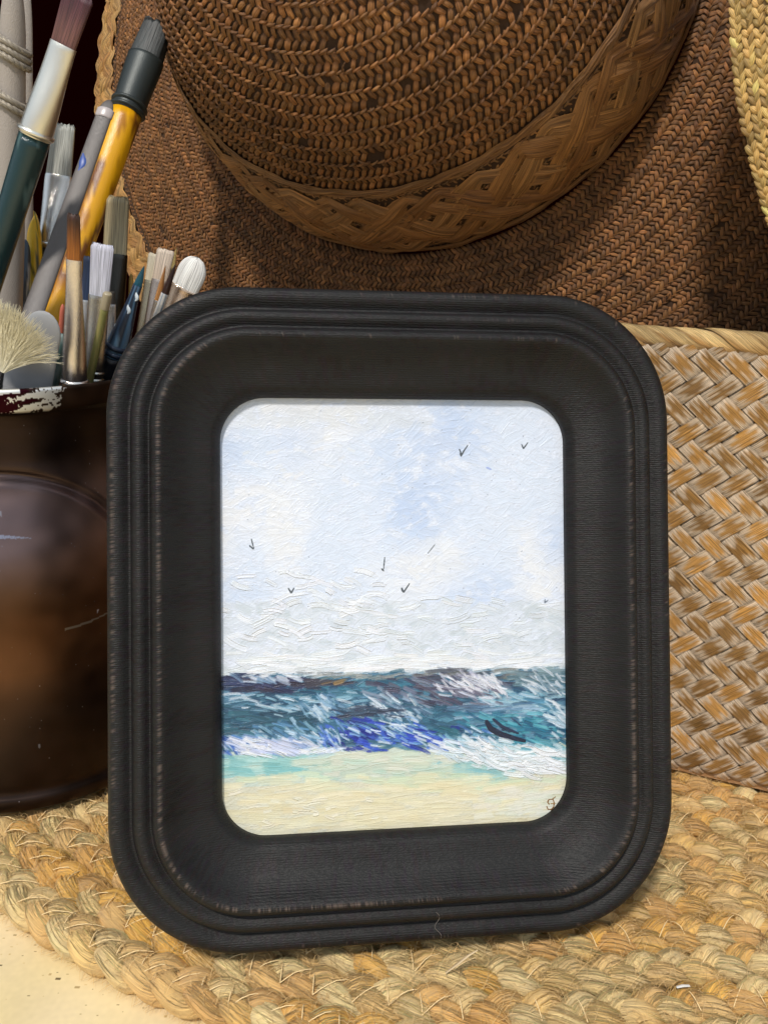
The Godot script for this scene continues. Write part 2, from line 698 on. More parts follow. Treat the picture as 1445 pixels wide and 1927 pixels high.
# photograph pixels (of the opening) to panel pixels
func pxy(x: float, y: float) -> Vector2:
	var u := (x - 414.0) / 655.0
	var top := 744.0 + 4.5 * u
	var bot := 1575.0 - 38.0 * u
	var v := (y - top) / (bot - top)
	return Vector2((u * 0.0996 + 0.0017) / 0.103 * PW, (v * 0.1226 + 0.0016) / 0.1256 * PH)


func srgb(r: float, g: float, b: float) -> Color:
	return Color(r / 255.0, g / 255.0, b / 255.0)


func jit(q: Color, a: float) -> Color:
	var k := rng.randf_range(-a, a)
	return Color(q.r + k + rng.randf_range(-a, a) * 0.4, q.g + k, q.b + k + rng.randf_range(-a, a) * 0.4)


var knife := 1.0


func many(n: int, x0: float, y0: float, x1: float, y1: float, cols: Array, a0: float, a1: float, l0: float, l1: float, w0: float, w1: float, body := 0.7, cover := 0.9, bend := 0.6) -> void:
	for i in int(n / pow(knife, 1.6)):
		var sx := (rng.randf() + rng.randf()) * 0.5 if rng.randf() < 0.6 else rng.randf()
		var sy := (rng.randf() + rng.randf()) * 0.56 - 0.06 if rng.randf() < 0.7 else rng.randf()
		var p := pxy(lerpf(x0, x1, sx), lerpf(y0, y1, sy))
		var q: Color = cols[rng.randi() % cols.size()]
		stroke(p.x, p.y, rng.randf_range(a0, a1), rng.randf_range(l0, l1) * knife, rng.randf_range(w0, w1) * knife, jit(q, 0.03), body * rng.randf_range(0.6, 1.3), rng.randf_range(-bend, bend), cover)


func line(pts: Array, width: float, col: Color, body := 0.5, cover := 1.0) -> void:
	for i in pts.size() - 1:
		var a := pxy(pts[i].x, pts[i].y)
		var b := pxy(pts[i + 1].x, pts[i + 1].y)
		var d := b - a
		var n := maxi(int(d.length() * 2.0), 2)
		for k in n + 1:
			var q := a + d * (float(k) / n)
			var f := (i + float(k) / n) / (pts.size() - 1)
			var r := width * 0.48 * (0.35 + 0.65 * sin(PI * clampf(0.15 + 0.75 * f, 0.0, 1.0))) * 0.5
			for yy in range(int(q.y - r), int(q.y + r) + 1):
				for xx in range(int(q.x - r), int(q.x + r) + 1):
					if xx < 0 or yy < 0 or xx >= PW or yy >= PH:
						continue
					var o := yy * PW + xx
					pr[o] += (col.r - pr[o]) * cover
					pg[o] += (col.g - pg[o]) * cover
					pbl[o] += (col.b - pbl[o]) * cover
					ph[o] = lerpf(ph[o], body, 0.5)


func bird(pts: Array, width: float, col: Color) -> void:
	var mid := Vector2.ZERO
	for p in pts:
		mid += p
	mid /= pts.size()
	var q := []
	for p in pts:
		q.append(mid + (p - mid) * 0.86)
	line(q, width * 0.85, col, 0.5, 0.85)


func paint(m: StandardMaterial3D) -> void:
	rng.seed = 77
	var n := PW * PH
	pr.resize(n)
	pg.resize(n)
	pbl.resize(n)
	ph.resize(n)
	# laid-in grounds: sky, water, sand
	for y in PH:
		for x in PW:
			var o := y * PW + x
			var v := float(y) / PH
			var q := Color(0.915, 0.935, 0.975)
			if v > 0.63:
				q = Color(0.36, 0.52, 0.62)
			if v > 0.80:
				q = Color(0.82, 0.86, 0.80)
			if v > 0.88:
				q = Color(0.885, 0.865, 0.765)
			var k := 0.02 * nz(x * 3.0, y * 5.0, 2.0)
			pr[o] = q.r + k
			pg[o] = q.g + k
			pbl[o] = q.b + k
			ph[o] = 0.30 + 0.20 * nz(x * 9.0, y * 14.0, 8.0) + 0.12 * nz(x * 30.0, y * 45.0, 18.0)
	# sky
	var white := srgb(243, 244, 247)
	var cool := srgb(226, 234, 246)
	var cream := srgb(243, 240, 235)
	for i in 2600:
		var px := rng.randf_range(405, 1078)
		var py := rng.randf_range(735, 1262)
		var t := nz(px * 0.55, py * 0.5, 33.0)
		var q := white.lerp(cool, clampf(0.45 + t * 2.2, 0.0, 1.0))
		q = q.lerp(cream, clampf(-t * 1.2 - 0.15, 0.0, 0.4))
		for bl in [[800.0, 850.0, 95.0, 0.55], [775.0, 965.0, 55.0, 0.65], [860.0, 800.0, 70.0, 0.45], [550.0, 830.0, 48.0, 0.5], [940.0, 1160.0, 60.0, 0.5], [1050.0, 1010.0, 40.0, 0.55], [430.0, 840.0, 40.0, 0.45], [445.0, 1130.0, 55.0, 0.3], [880.0, 1140.0, 70.0, 0.35]]:
			var d: float = Vector2(px - bl[0], (py - bl[1]) * 0.8).length() / bl[2]
			if d < 1.4:
				q = q.lerp(srgb(182, 203, 238), minf(bl[3] * 1.0 * (1.0 - d / 1.4), 0.85))
		if py > 1130.0:
			q = q.lerp(srgb(226, 230, 232), 0.7)
			if rng.randf() < 0.25:
				q = srgb(206, 214, 217)
		if py < 800.0 and px < 800.0:
			q = q.lerp(srgb(228, 229, 228), 0.6)
		var p := pxy(px, py)
		stroke(p.x, p.y, rng.randf_range(-0.9, 0.7), rng.randf_range(14, 60), rng.randf_range(6, 24), jit(q, 0.006), rng.randf_range(0.35, 0.8), rng.randf_range(-0.9, 0.9), 0.55)
	# fat ridges of white in the lower sky
	many(70, 415, 1060, 760, 1250, [white, srgb(246, 247, 248)], -0.5, 0.6, 24, 70, 7, 15, 1.5, 0.75, 1.2)
	many(60, 640, 1120, 1060, 1255, [white, srgb(236, 239, 240), srgb(222, 227, 228)], -0.3, 0.5, 24, 64, 6, 14, 1.4, 0.7, 0.9)
	many(110, 430, 1225, 1060, 1262, [srgb(246, 246, 247), srgb(240, 241, 240)], -0.15, 0.15, 30, 80, 6, 12, 0.9, 0.75, 0.3)
	many(40, 440, 780, 700, 960, [srgb(226, 232, 241), cream], -0.6, 0.6, 14, 40, 5, 10, 0.5, 0.4, 0.8)
	# broad knife smears under everything
	many(130, 400, 1275, 1080, 1400, [srgb(42, 88, 114), srgb(58, 110, 138), srgb(34, 70, 100), srgb(92, 148, 170), srgb(52, 120, 142)], -0.2, 0.35, 60, 130, 12, 26, 1.0, 0.9, 0.5)
	knife = 1.55
	# water: a dark teal and navy body of many short strokes
	var deep := [srgb(40, 82, 108), srgb(52, 100, 128), srgb(34, 66, 96), srgb(70, 122, 146), srgb(46, 92, 116), srgb(88, 140, 162)]
	many(900, 405, 1268, 1080, 1404, deep, -0.35, 0.45, 14, 46, 3, 8, 0.8, 0.85, 0.7)
	# the far swell: navy and plum at the left, plum grey in the middle, grey green at the right
	many(150, 400, 1270, 590, 1302, [srgb(36, 42, 78), srgb(48, 44, 68), srgb(30, 50, 88), srgb(64, 70, 108)], -0.15, 0.25, 16, 50, 3, 7, 0.9)
	many(60, 440, 1268, 560, 1284, [srgb(180, 196, 214), srgb(120, 150, 178), srgb(214, 222, 232)], 0.1, 0.7, 10, 28, 2, 5, 1.0)
	many(40, 545, 1274, 660, 1290, [srgb(52, 48, 66), srgb(74, 72, 84)], -0.2, 0.05, 16, 44, 2, 5, 0.8)
	many(9, 596, 1276, 655, 1286, [srgb(150, 122, 80), srgb(128, 104, 70)], -0.25, 0.0, 14, 34, 2, 4, 0.8)
	many(190, 680, 1262, 960, 1322, [srgb(76, 70, 92), srgb(96, 92, 110), srgb(60, 58, 82), srgb(120, 126, 146), srgb(140, 150, 168)], 0.05, 0.7, 16, 46, 3, 7, 1.0)
	many(46, 790, 1258, 1010, 1272, [srgb(96, 98, 104), srgb(120, 122, 116), srgb(64, 76, 92)], -0.25, 0.05, 18, 50, 3, 6, 0.7)
	many(70, 950, 1254, 1080, 1296, [srgb(104, 130, 140), srgb(132, 156, 162), srgb(84, 116, 130)], -0.25, 0.15, 20, 50, 4, 8, 0.7)
	# lighter water coming forward at the right
	many(190, 900, 1300, 1080, 1352, [srgb(140, 184, 202), srgb(168, 204, 216), srgb(84, 144, 172), srgb(196, 216, 228), srgb(60, 116, 146)], -0.2, 0.5, 14, 44, 3, 7, 0.9)
	many(70, 820, 1318, 1010, 1346, [srgb(104, 140, 168), srgb(150, 178, 198), srgb(80, 112, 142)], -0.15, 0.2, 18, 54, 2, 5, 0.8)
	many(220, 860, 1338, 1080, 1412, [srgb(44, 124, 150), srgb(72, 158, 174), srgb(34, 100, 132), srgb(104, 184, 196), srgb(30, 84, 116)], -0.1, 0.65, 12, 42, 3, 7, 0.9)
	# left-hand trough and its broken crests
	many(150, 405, 1324, 600, 1378, [srgb(38, 78, 100), srgb(46, 92, 112), srgb(30, 64, 86), srgb(64, 116, 134)], -0.1, 0.3, 16, 54, 3, 8, 0.8)
	many(120, 412, 1300, 680, 1344, [srgb(146, 188, 206), srgb(190, 214, 228), srgb(104, 152, 180), srgb(224, 232, 240)], -0.15, 0.4, 12, 40, 2, 4, 1.0, 0.85)
	many(90, 560, 1306, 640, 1352, [srgb(142, 180, 206), srgb(206, 222, 234), srgb(94, 136, 170)], 0.4, 1.1, 10, 30, 2, 5, 1.0)
	many(120, 680, 1306, 800, 1352, [srgb(204, 218, 230), srgb(146, 172, 194), srgb(84, 112, 140), srgb(232, 238, 244)], 0.2, 1.0, 10, 32, 2, 5, 1.1)
	many(70, 610, 1328, 770, 1350, [srgb(38, 50, 70), srgb(62, 88, 112), srgb(48, 60, 84)], -0.15, 0.3, 14, 44, 2, 5, 0.8)
	# white thrown over the swell
	many(110, 820, 1264, 950, 1306, [srgb(228, 228, 236), srgb(242, 242, 246), srgb(190, 192, 208)], 0.3, 0.9, 12, 36, 2, 5, 1.3, 0.95)
	many(60, 830, 1288, 940, 1322, [srgb(226, 226, 236), srgb(112, 108, 126)], 0.1, 0.5, 14, 42, 2, 4, 1.2)
	many(70, 990, 1258, 1080, 1304, [srgb(232, 236, 241), srgb(206, 216, 224), srgb(122, 146, 160)], 0.2, 0.9, 12, 34, 2, 5, 1.2)
	many(60, 1030, 1304, 1080, 1380, [srgb(228, 234, 240), srgb(170, 200, 214)], 0.2, 0.9, 12, 34, 2, 5, 1.2)
	# cobalt wave, broken by foam
	many(100, 600, 1352, 740, 1410, [srgb(34, 54, 164), srgb(46, 72, 190), srgb(26, 42, 134), srgb(70, 104, 212)], 0.1, 0.6, 12, 40, 3, 6, 1.0, 0.95)
	many(90, 690, 1362, 860, 1412, [srgb(38, 64, 184), srgb(76, 118, 216), srgb(52, 88, 200), srgb(28, 48, 150)], 0.05, 0.5, 14, 44, 3, 6, 1.0, 0.95)
	many(150, 620, 1346, 850, 1402, [srgb(206, 226, 242), srgb(232, 240, 247), srgb(140, 182, 226), srgb(96, 148, 190)], 0.1, 0.65, 9, 30, 1.5, 4, 1.3, 0.95)
	many(80, 585, 1362, 640, 1410, [srgb(214, 230, 246), srgb(136, 176, 230), srgb(84, 124, 206), srgb(60, 110, 140)], 0.7, 1.4, 9, 28, 2, 4, 1.1)
	many(90, 820, 1366, 940, 1404, [srgb(212, 226, 238), srgb(84, 128, 196), srgb(134, 186, 210), srgb(56, 116, 140)], 0.1, 0.7, 10, 32, 2, 5, 1.1)
	# dark keel-like dabs
	line([Vector2(912, 1355), Vector2(920, 1368), Vector2(938, 1378), Vector2(960, 1385), Vector2(986, 1391)], 20, srgb(28, 36, 58), 1.0, 0.85)
	line([Vector2(925, 1350), Vector2(942, 1364), Vector2(974, 1377)], 10, srgb(38, 50, 76), 1.0, 0.85)
	many(26, 912, 1356, 985, 1394, [srgb(40, 50, 76), srgb(24, 32, 52), srgb(120, 150, 174)], 0.35, 0.7, 8, 24, 1.5, 3.5, 1.1, 0.8)
	many(12, 824, 1364, 854, 1380, [srgb(44, 104, 118), srgb(56, 120, 130)], 0.1, 0.5, 10, 24, 3, 6, 0.8)
	# foam
	many(130, 470, 1356, 610, 1406, [srgb(186, 214, 234), srgb(220, 232, 244), srgb(96, 148, 190), srgb(150, 192, 216), srgb(58, 106, 140)], 0.1, 0.9, 10, 34, 2, 5, 1.1)
	many(80, 402, 1386, 460, 1434, [srgb(64, 106, 192), srgb(96, 142, 214), srgb(52, 88, 164), srgb(196, 214, 238)], 0.3, 1.1, 10, 32, 3, 6, 1.0)
	many(120, 430, 1388, 580, 1424, [srgb(228, 230, 243), srgb(240, 239, 247), srgb(200, 210, 238), srgb(150, 176, 224)], 0.15, 0.6, 14, 46, 3, 7, 1.3, 0.95)
	many(50, 540, 1406, 650, 1424, [srgb(234, 238, 245), srgb(196, 214, 240)], -0.4, 0.0, 12, 36, 2, 5, 1.2)
	many(200, 815, 1388, 1010, 1442, [srgb(226, 234, 240), srgb(242, 245, 247), srgb(204, 222, 230), srgb(172, 206, 216)], 0.05, 0.75, 12, 38, 3, 7, 1.3, 0.95)
	many(150, 925, 1404, 1076, 1456, [srgb(242, 245, 247), srgb(228, 236, 240), srgb(248, 249, 249), srgb(196, 222, 226)], -0.1, 0.6, 16, 50, 3, 8, 1.5, 0.95, 1.0)
	many(60, 970, 1392, 1080, 1424, [srgb(134, 190, 200), srgb(88, 154, 170), srgb(216, 231, 235)], 0.1, 0.6, 10, 34, 3, 6, 0.9)
	# a ragged far edge where sea meets sky
	many(90, 410, 1256, 700, 1270, [srgb(240, 241, 241), srgb(216, 222, 224), srgb(226, 230, 231)], -0.25, 0.25, 10, 34, 2, 6, 1.1, 0.8)
	many(60, 560, 1264, 760, 1276, [srgb(150, 152, 146), srgb(178, 180, 174), srgb(120, 128, 132)], -0.2, 0.1, 12, 34, 2, 4, 0.8, 0.7)
	knife = 1.0
	# shallows
	many(90, 405, 1424, 600, 1462, [srgb(156, 206, 200), srgb(186, 220, 210), srgb(128, 190, 190)], -0.1, 0.2, 30, 80, 7, 14, 0.6, 0.8)
	many(80, 820, 1432, 960, 1470, [srgb(160, 204, 202), srgb(190, 218, 208), srgb(134, 190, 194)], 0.0, 0.3, 30, 76, 7, 13, 0.6, 0.75)
	many(110, 560, 1415, 850, 1465, [srgb(214, 222, 200), srgb(206, 218, 196), srgb(190, 214, 196), srgb(224, 224, 204)], -0.25, 0.25, 30, 84, 8, 16, 0.7, 0.8)
	many(90, 430, 1455, 1070, 1490, [srgb(214, 226, 192), srgb(226, 227, 192), srgb(234, 227, 190)], -0.1, 0.15, 34, 90, 8, 16, 0.5, 0.7)
	knife = 1.5
	# the last thick foam over the shallows
	many(90, 815, 1390, 990, 1440, [srgb(238, 243, 246), srgb(250, 250, 250), srgb(212, 228, 234)], 0.1, 0.7, 12, 38, 3, 7, 1.6, 0.95, 0.9)
	many(80, 920, 1406, 1074, 1454, [srgb(246, 248, 249), srgb(232, 239, 242), srgb(250, 250, 250)], -0.1, 0.55, 18, 52, 3, 8, 1.7, 0.95, 1.1)
	many(50, 432, 1390, 570, 1422, [srgb(236, 237, 246), srgb(246, 246, 250), srgb(206, 214, 240)], 0.15, 0.6, 16, 48, 3, 7, 1.6, 0.95)
	many(26, 838, 1270, 945, 1300, [srgb(240, 240, 245), srgb(226, 228, 236)], 0.3, 0.9, 14, 36, 2, 5, 1.6, 0.95)
	knife = 1.0
	# sand
	many(420, 405, 1478, 1080, 1590, [srgb(238, 226, 186), srgb(234, 219, 176), srgb(241, 231, 196), srgb(236, 225, 188)], -0.15, 0.12, 30, 90, 7, 15, 0.55, 0.65, 0.3)
	many(26, 430, 1490, 700, 1560, [srgb(238, 232, 208)], -0.3, 0.4, 14, 40, 5, 10, 1.1, 0.8)
	many(70, 900, 1478, 1075, 1535, [srgb(234, 230, 212), srgb(238, 234, 218), srgb(220, 224, 202)], -0.2, 0.1, 26, 70, 7, 14, 0.5, 0.6)
	# birds, flecks and the painter's mark
	var ink := srgb(88, 94, 98)
	bird([Vector2(863, 838), Vector2(867, 847), Vector2(868, 851), Vector2(874, 841), Vector2(882, 830)], 4.5, ink)
	bird([Vector2(866, 846), Vector2(868, 852)], 7, ink)
	bird([Vector2(986, 829), Vector2(990, 838), Vector2(1000, 825)], 4, ink)
	bird([Vector2(470, 1010), Vector2(474, 1026)], 3.6, ink)
	bird([Vector2(466, 1023), Vector2(474, 1030), Vector2(475, 1026)], 5, ink)
	bird([Vector2(719, 1043), Vector2(716, 1070)], 3.5, ink)
	bird([Vector2(712, 1066), Vector2(717, 1071)], 4, ink)
	bird([Vector2(537, 1104), Vector2(543, 1114), Vector2(549, 1103)], 5, ink)
	bird([Vector2(750, 1103), Vector2(754, 1112), Vector2(767, 1093)], 4.5, ink)
	bird([Vector2(750, 1104), Vector2(754, 1111)], 6, ink)
	line([Vector2(815, 1020), Vector2(801, 1037)], 2.6, srgb(150, 156, 160))
	line([Vector2(1030, 1123), Vector2(1029, 1130), Vector2(1036, 1125)], 3, srgb(120, 128, 140))
	line([Vector2(917, 873), Vector2(926, 877)], 6, srgb(176, 190, 234), 0.4, 0.6)
	var bronze := srgb(128, 82, 30)
	line([Vector2(1042, 1501), Vector2(1044, 1508), Vector2(1043, 1515), Vector2(1038, 1520), Vector2(1032, 1520), Vector2(1029, 1514)], 2.6, bronze, 0.5)
	line([Vector2(1034, 1510), Vector2(1031, 1506), Vector2(1034, 1501), Vector2(1040, 1501), Vector2(1047, 1496)], 2.4, bronze, 0.5)
	line([Vector2(1037, 1509), Vector2(1047, 1509)], 2.0, srgb(158, 110, 44), 0.5)
	for i in 60:
		var p := Vector2(rng.randf_range(425, 1060), rng.randf_range(760, 1240))
		line([p, p + Vector2(rng.randf_range(-2, 2), rng.randf_range(-1, 2))], rng.randf_range(1.2, 2.4), srgb(170, 176, 186), 0.5, 0.6)
	# into pictures
	var by := PackedByteArray()
	by.resize(n * 3)
	var hb := PackedByteArray()
	hb.resize(n)
	for o in n:
		by[o * 3] = clampi(int(pr[o] * 255.0), 0, 255)
		by[o * 3 + 1] = clampi(int(pg[o] * 255.0), 0, 255)
		by[o * 3 + 2] = clampi(int(pbl[o] * 255.0), 0, 255)
		hb[o] = clampi(int((ph[o] * 0.45 + 0.15) * 255.0), 0, 255)
	m.albedo_texture = ImageTexture.create_from_image(Image.create_from_data(PW, PH, false, Image.FORMAT_RGB8, by))
	m.albedo_color = Color(0.865, 0.88, 0.905)
	m.heightmap_enabled = true
	m.heightmap_texture = ImageTexture.create_from_image(Image.create_from_data(PW, PH, false, Image.FORMAT_L8, hb))
	m.heightmap_scale = 0.06


# ------------------------------------------------------------------ straw hats
# A hat is a crown profile (radius, height along the axis) and a brim; surf() gives a point for (which, s, theta).
class Hat:
	var c := Vector3.ZERO
	var e := Vector3.RIGHT
	var d := Vector3.UP
	var a := Vector3.BACK
	var rb := 0.105
	var h := 0.1
	var pw := 2.6
	var tr := PackedFloat32Array()
	var th := PackedFloat32Array()
	var total := 0.0
	var style := 0

	func setup(at: Vector3, axis: Vector3) -> void:
		c = at
		a = axis.normalized()
		e = Vector3.UP.cross(a).normalized()
		d = a.cross(e)
		# even steps of arc length up the crown
		var q := []
		var n := 400
		for i in n + 1:
			var f := PI * 0.5 * i / n
			q.append(Vector2(rb * pow(maxf(cos(f), 0.0), 2.0 / pw), h * pow(sin(f), 2.0 / pw)))
		var acc := [0.0]
		for i in n:
			acc.append(acc[i] + (q[i + 1] - q[i]).length())
		total = acc[n]
		var k := 0
		for i in 201:
			var want := total * i / 200.0
			while k < n - 1 and acc[k + 1] < want:
				k += 1
			var f2: float = (want - acc[k]) / maxf(acc[k + 1] - acc[k], 1e-9)
			var p: Vector2 = q[k].lerp(q[k + 1], clampf(f2, 0.0, 1.0))
			tr.append(p.x)
			th.append(p.y)

	func crown(s: float, w: float) -> Vector3:
		var f := clampf(s / total, 0.0, 1.0) * 200.0
		var i := mini(int(f), 199)
		var r := lerpf(tr[i], tr[i + 1], f - i)
		var z := lerpf(th[i], th[i + 1], f - i)
		return c + e * (cos(w) * r) + d * (sin(w) * r) + a * z

	func brim(s: float, w: float) -> Vector3:
		var cw := cos(w)
		var sw := sin(w)
		var drop := 0.0
		var r := rb + s
		if style == 0:
			var left := pow(maxf(cos(w - PI * 1.03), 0.0), 1.5)
			var low := pow(maxf(cos(w - PI * 1.72), 0.0), 2.0)
			drop = s * (0.10 + 0.20 * left + 0.16 * low) + 1.8 * s * s * left
			r -= 0.5 * s * s * left
			drop += 0.004 * sin(3.0 * w + 0.6) * s / 0.08
		else:
			drop = 0.45 * s * s / 0.07
			r -= 0.10 * s * s / 0.07
		return c + e * (cw * r) + d * (sw * r) - a * drop

	func at(which: int, s: float, w: float) -> Vector3:
		return crown(s, w) if which == 0 else brim(s, w)

	# point, direction of growing s, of growing theta, outward normal
	func fr(which: int, s: float, w: float) -> Array:
		var p := at(which, s, w)
		var ds := (at(which, s + 0.0006, w) - at(which, s - 0.0006, w)).normalized()
		var dw := (at(which, s, w + 0.004) - at(which, s, w - 0.004)).normalized()
		var nn := dw.cross(ds).normalized() if which == 0 else ds.cross(dw).normalized()
		return [p, ds, dw, nn]


# one row of plaited straw: pairs of slanting loops that meet along the middle of the row
func straw_row(b: Buf, hat: Hat, which: int, s: float, hw: float, step: float, w0: float, w1: float, col: Color, lift: float, top: float, slant: float, cord: float) -> void:
	var rad := (hat.at(which, s, 0.0) - hat.at(which, s, PI)).length() * 0.5
	if rad < 0.006:
		return
	var dt := step / rad
	var w := w0 + rng.randf() * dt
	while w < w1:
		var f := hat.fr(which, s + hw * 0.16 * nz(w * rad * 4000.0, s * 30000.0, 8.0), w)
		var p: Vector3 = f[0]
		if p.y > top:
			w += dt * 4.0
			continue
		var ds: Vector3 = f[1]
		var dw: Vector3 = f[2]
		var nn: Vector3 = f[3]
		for side in [-1.0, 1.0, 0.0, 2.0]:
			if side == 0.0 and cord <= 0.0 or side == 2.0 and rng.randf() > 0.06 or absf(side) == 1.0 and rng.randf() < 0.012:
				continue
			var mid: Vector3 = p + ds * (side * hw * 0.5) + dw * (step * (0.25 if side > 0 else 0.0))
			var ln: Vector3 = ds * (-side * hw * 1.25 * rng.randf_range(0.9, 1.1)) + dw * (step * slant * rng.randf_range(0.6, 1.35))
			if side == 0.0:
				# the ridge where this row is sewn to the next
				mid = p + ds * (hw * rng.randf_range(0.94, 1.06)) + nn * (lift * 0.55 * cord)
				ln = dw * (step * 1.15) + ds * (hw * rng.randf_range(0.20, 0.42))
			if side == 2.0:
				# a frayed end
				mid = p + nn * (lift * 0.9) + ds * (hw * rng.randf_range(-1, 1))
				ln = (ds * rng.randf_range(-1, 1) + dw * rng.randf_range(-1, 1) + nn * rng.randf_range(0.0, 0.5)) * hw * 1.3
			var llen := maxf(ln.length(), 0.0003)
			var l := ln / llen
			var x := nn.cross(l)
			var ww := (step * 0.70 if absf(side) == 1.0 else step * 0.16 if side == 2.0 else hw * 0.42 * cord) * rng.randf_range(0.8, 1.15)
			var hh := lift * rng.randf_range(0.75, 1.25)
			var k := rng.randf_range(0.55, 1.25) if rng.randf() < 0.93 else rng.randf_range(1.3, 1.7)
			var g := rng.randf_range(0.94, 1.06)
			var q := Color(col.r * k, col.g * k * g, col.b * k * g)
			var first := b.v.size()
			for i in 4:
				var t := i / 3.0
				var arch := sin(PI * (0.12 + 0.76 * t))
				var wid := ww * (0.45 + 0.55 * arch)
				var base := mid + l * (llen * (t - 0.5)) + nn * (hh * (arch - 0.55))
				var slope := cos(PI * (0.12 + 0.76 * t)) * hh * 2.6 / llen
				var up := (nn - l * slope).normalized()
				for j in 3:
					var off := j - 1.0
					b.v.append(base + x * (wid * off * 0.5) + nn * (-hh * 0.55 * absf(off)))
					b.n.append((up + x * (off * 0.95)).normalized())
					b.t.append(Vector2(j * 0.11 + k, t * 0.25 + g * 3.0))
					b.c.append(q)
			for i in 3:
				for j in 2:
					var o := first + i * 3 + j
					b.ix.append(o)
					b.ix.append(o + 1)
					b.ix.append(o + 3)
					b.ix.append(o + 1)
					b.ix.append(o + 4)
					b.ix.append(o + 3)
		w += dt * rng.randf_range(0.93, 1.07)


# the plain straw cloth under the loops
func hat_shell(hat: Hat, which: int, s0: float, s1: float, ns: int, nw: int, sink: float, col: Color, len_of: float) -> Buf:
	var b := Buf.new()
	var p := PackedVector3Array()
	var c := PackedColorArray()
	var uv := PackedVector2Array()
	for i in ns:
		for j in nw:
			var w := TAU * j / (nw - 1)
			var s := lerpf(s0, s1, float(i) / (ns - 1))
			if which == 1:
				s *= brim_len(hat, w) / len_of
			var f := hat.fr(which, maxf(s, 0.0007), w)
			p.append(f[0] - f[3] * sink)
			c.append(col)
			uv.append(Vector2(w * 12.0, s * 80.0))
	b.grid(p, ns, nw, true, c, uv)
	return b


func brim_len(hat: Hat, w: float) -> float:
	if hat.style == 0:
		return 0.088 + 0.040 * maxf(cos(w - PI * 1.75), 0.0)
	return 0.070


# a flat plait of raffia laid along the hat
func raffia(parent: Node, hat: Hat, which: int, s_mid: float, amp: float, strands: int, period: float, hw: float, thick: float, w0: float, w1: float, cols: Array, m: Material, top: float, far_edge: bool) -> void:
	for k in strands:
		var b := Buf.new()
		var p := PackedVector3Array()
		var c := PackedColorArray()
		var uv := PackedVector2Array()
		var nv := 11
		var rows := 0
		var ridge := PackedFloat32Array()
		for j in nv:
			ridge.append(rng.randf_range(-0.6, 0.6))
		var col: Color = cols[k % cols.size()]
		var s_ref := s_mid if not far_edge else brim_len(hat, (w0 + w1) * 0.5) - s_mid
		var rad := (hat.at(which, s_ref, 0.0) - hat.at(which, s_ref, PI)).length() * 0.5
		var dw_ := 0.0017 / rad
		var w := w0
		while w < w1:
			var sm := s_mid if not far_edge else brim_len(hat, w) - s_mid
			var x := w * rad
			var t := x / period + float(k) / strands
			t += 0.05 * nz(x * 200.0, k * 30.0, 3.0)
			var tri := asin(sin(TAU * t)) / (PI * 0.5) * 0.75 + sin(TAU * t) * 0.25
			var dtri := signf(cos(TAU * t))
			var over := sin(2.0 * TAU * t * (strands - 1) * 0.5 + k * PI * 0.5)
			var f := hat.fr(which, maxf(sm + amp * tri, 0.001), w)
			if f[0].y < top:
				var run: Vector3 = f[2] * 1.0 + f[1] * (dtri * amp * 4.0 / period * minf(1.0, absf(cos(TAU * t)) * 2.0))
				run = run.normalized()
				var nn: Vector3 = f[3]
				var side := nn.cross(run)
				var wid := hw * (1.0 + 0.25 * nz(x * 5000.0, k * 70.0, 9.0)) * (0.75 + 0.25 * absf(cos(TAU * t)))
				for j in nv:
					var e := float(j) / (nv - 1) * 2.0 - 1.0
					var hgt := thick * (0.9 + 0.8 * over + (1.0 - e * e) * 0.8 + ridge[j] * 0.55 + 0.45 * nz(x * 9000.0, j * 90.0, k * 11.0))
					p.append(f[0] + side * (e * wid) + nn * hgt)
					var tn := 1.0 + 0.45 * ridge[j] + 0.30 * nz(x * 4000.0, j * 120.0, k * 31.0)
					c.append(Color(col.r * tn, col.g * tn, col.b * tn))
					uv.append(Vector2(e * 0.45, x * 24.0))
				rows += 1
			elif rows > 2:
				break
			w += dw_
		if rows > 2:
			b.grid(p, rows, nv, false, c, uv)
			part("raffia_strand", b, m, parent)


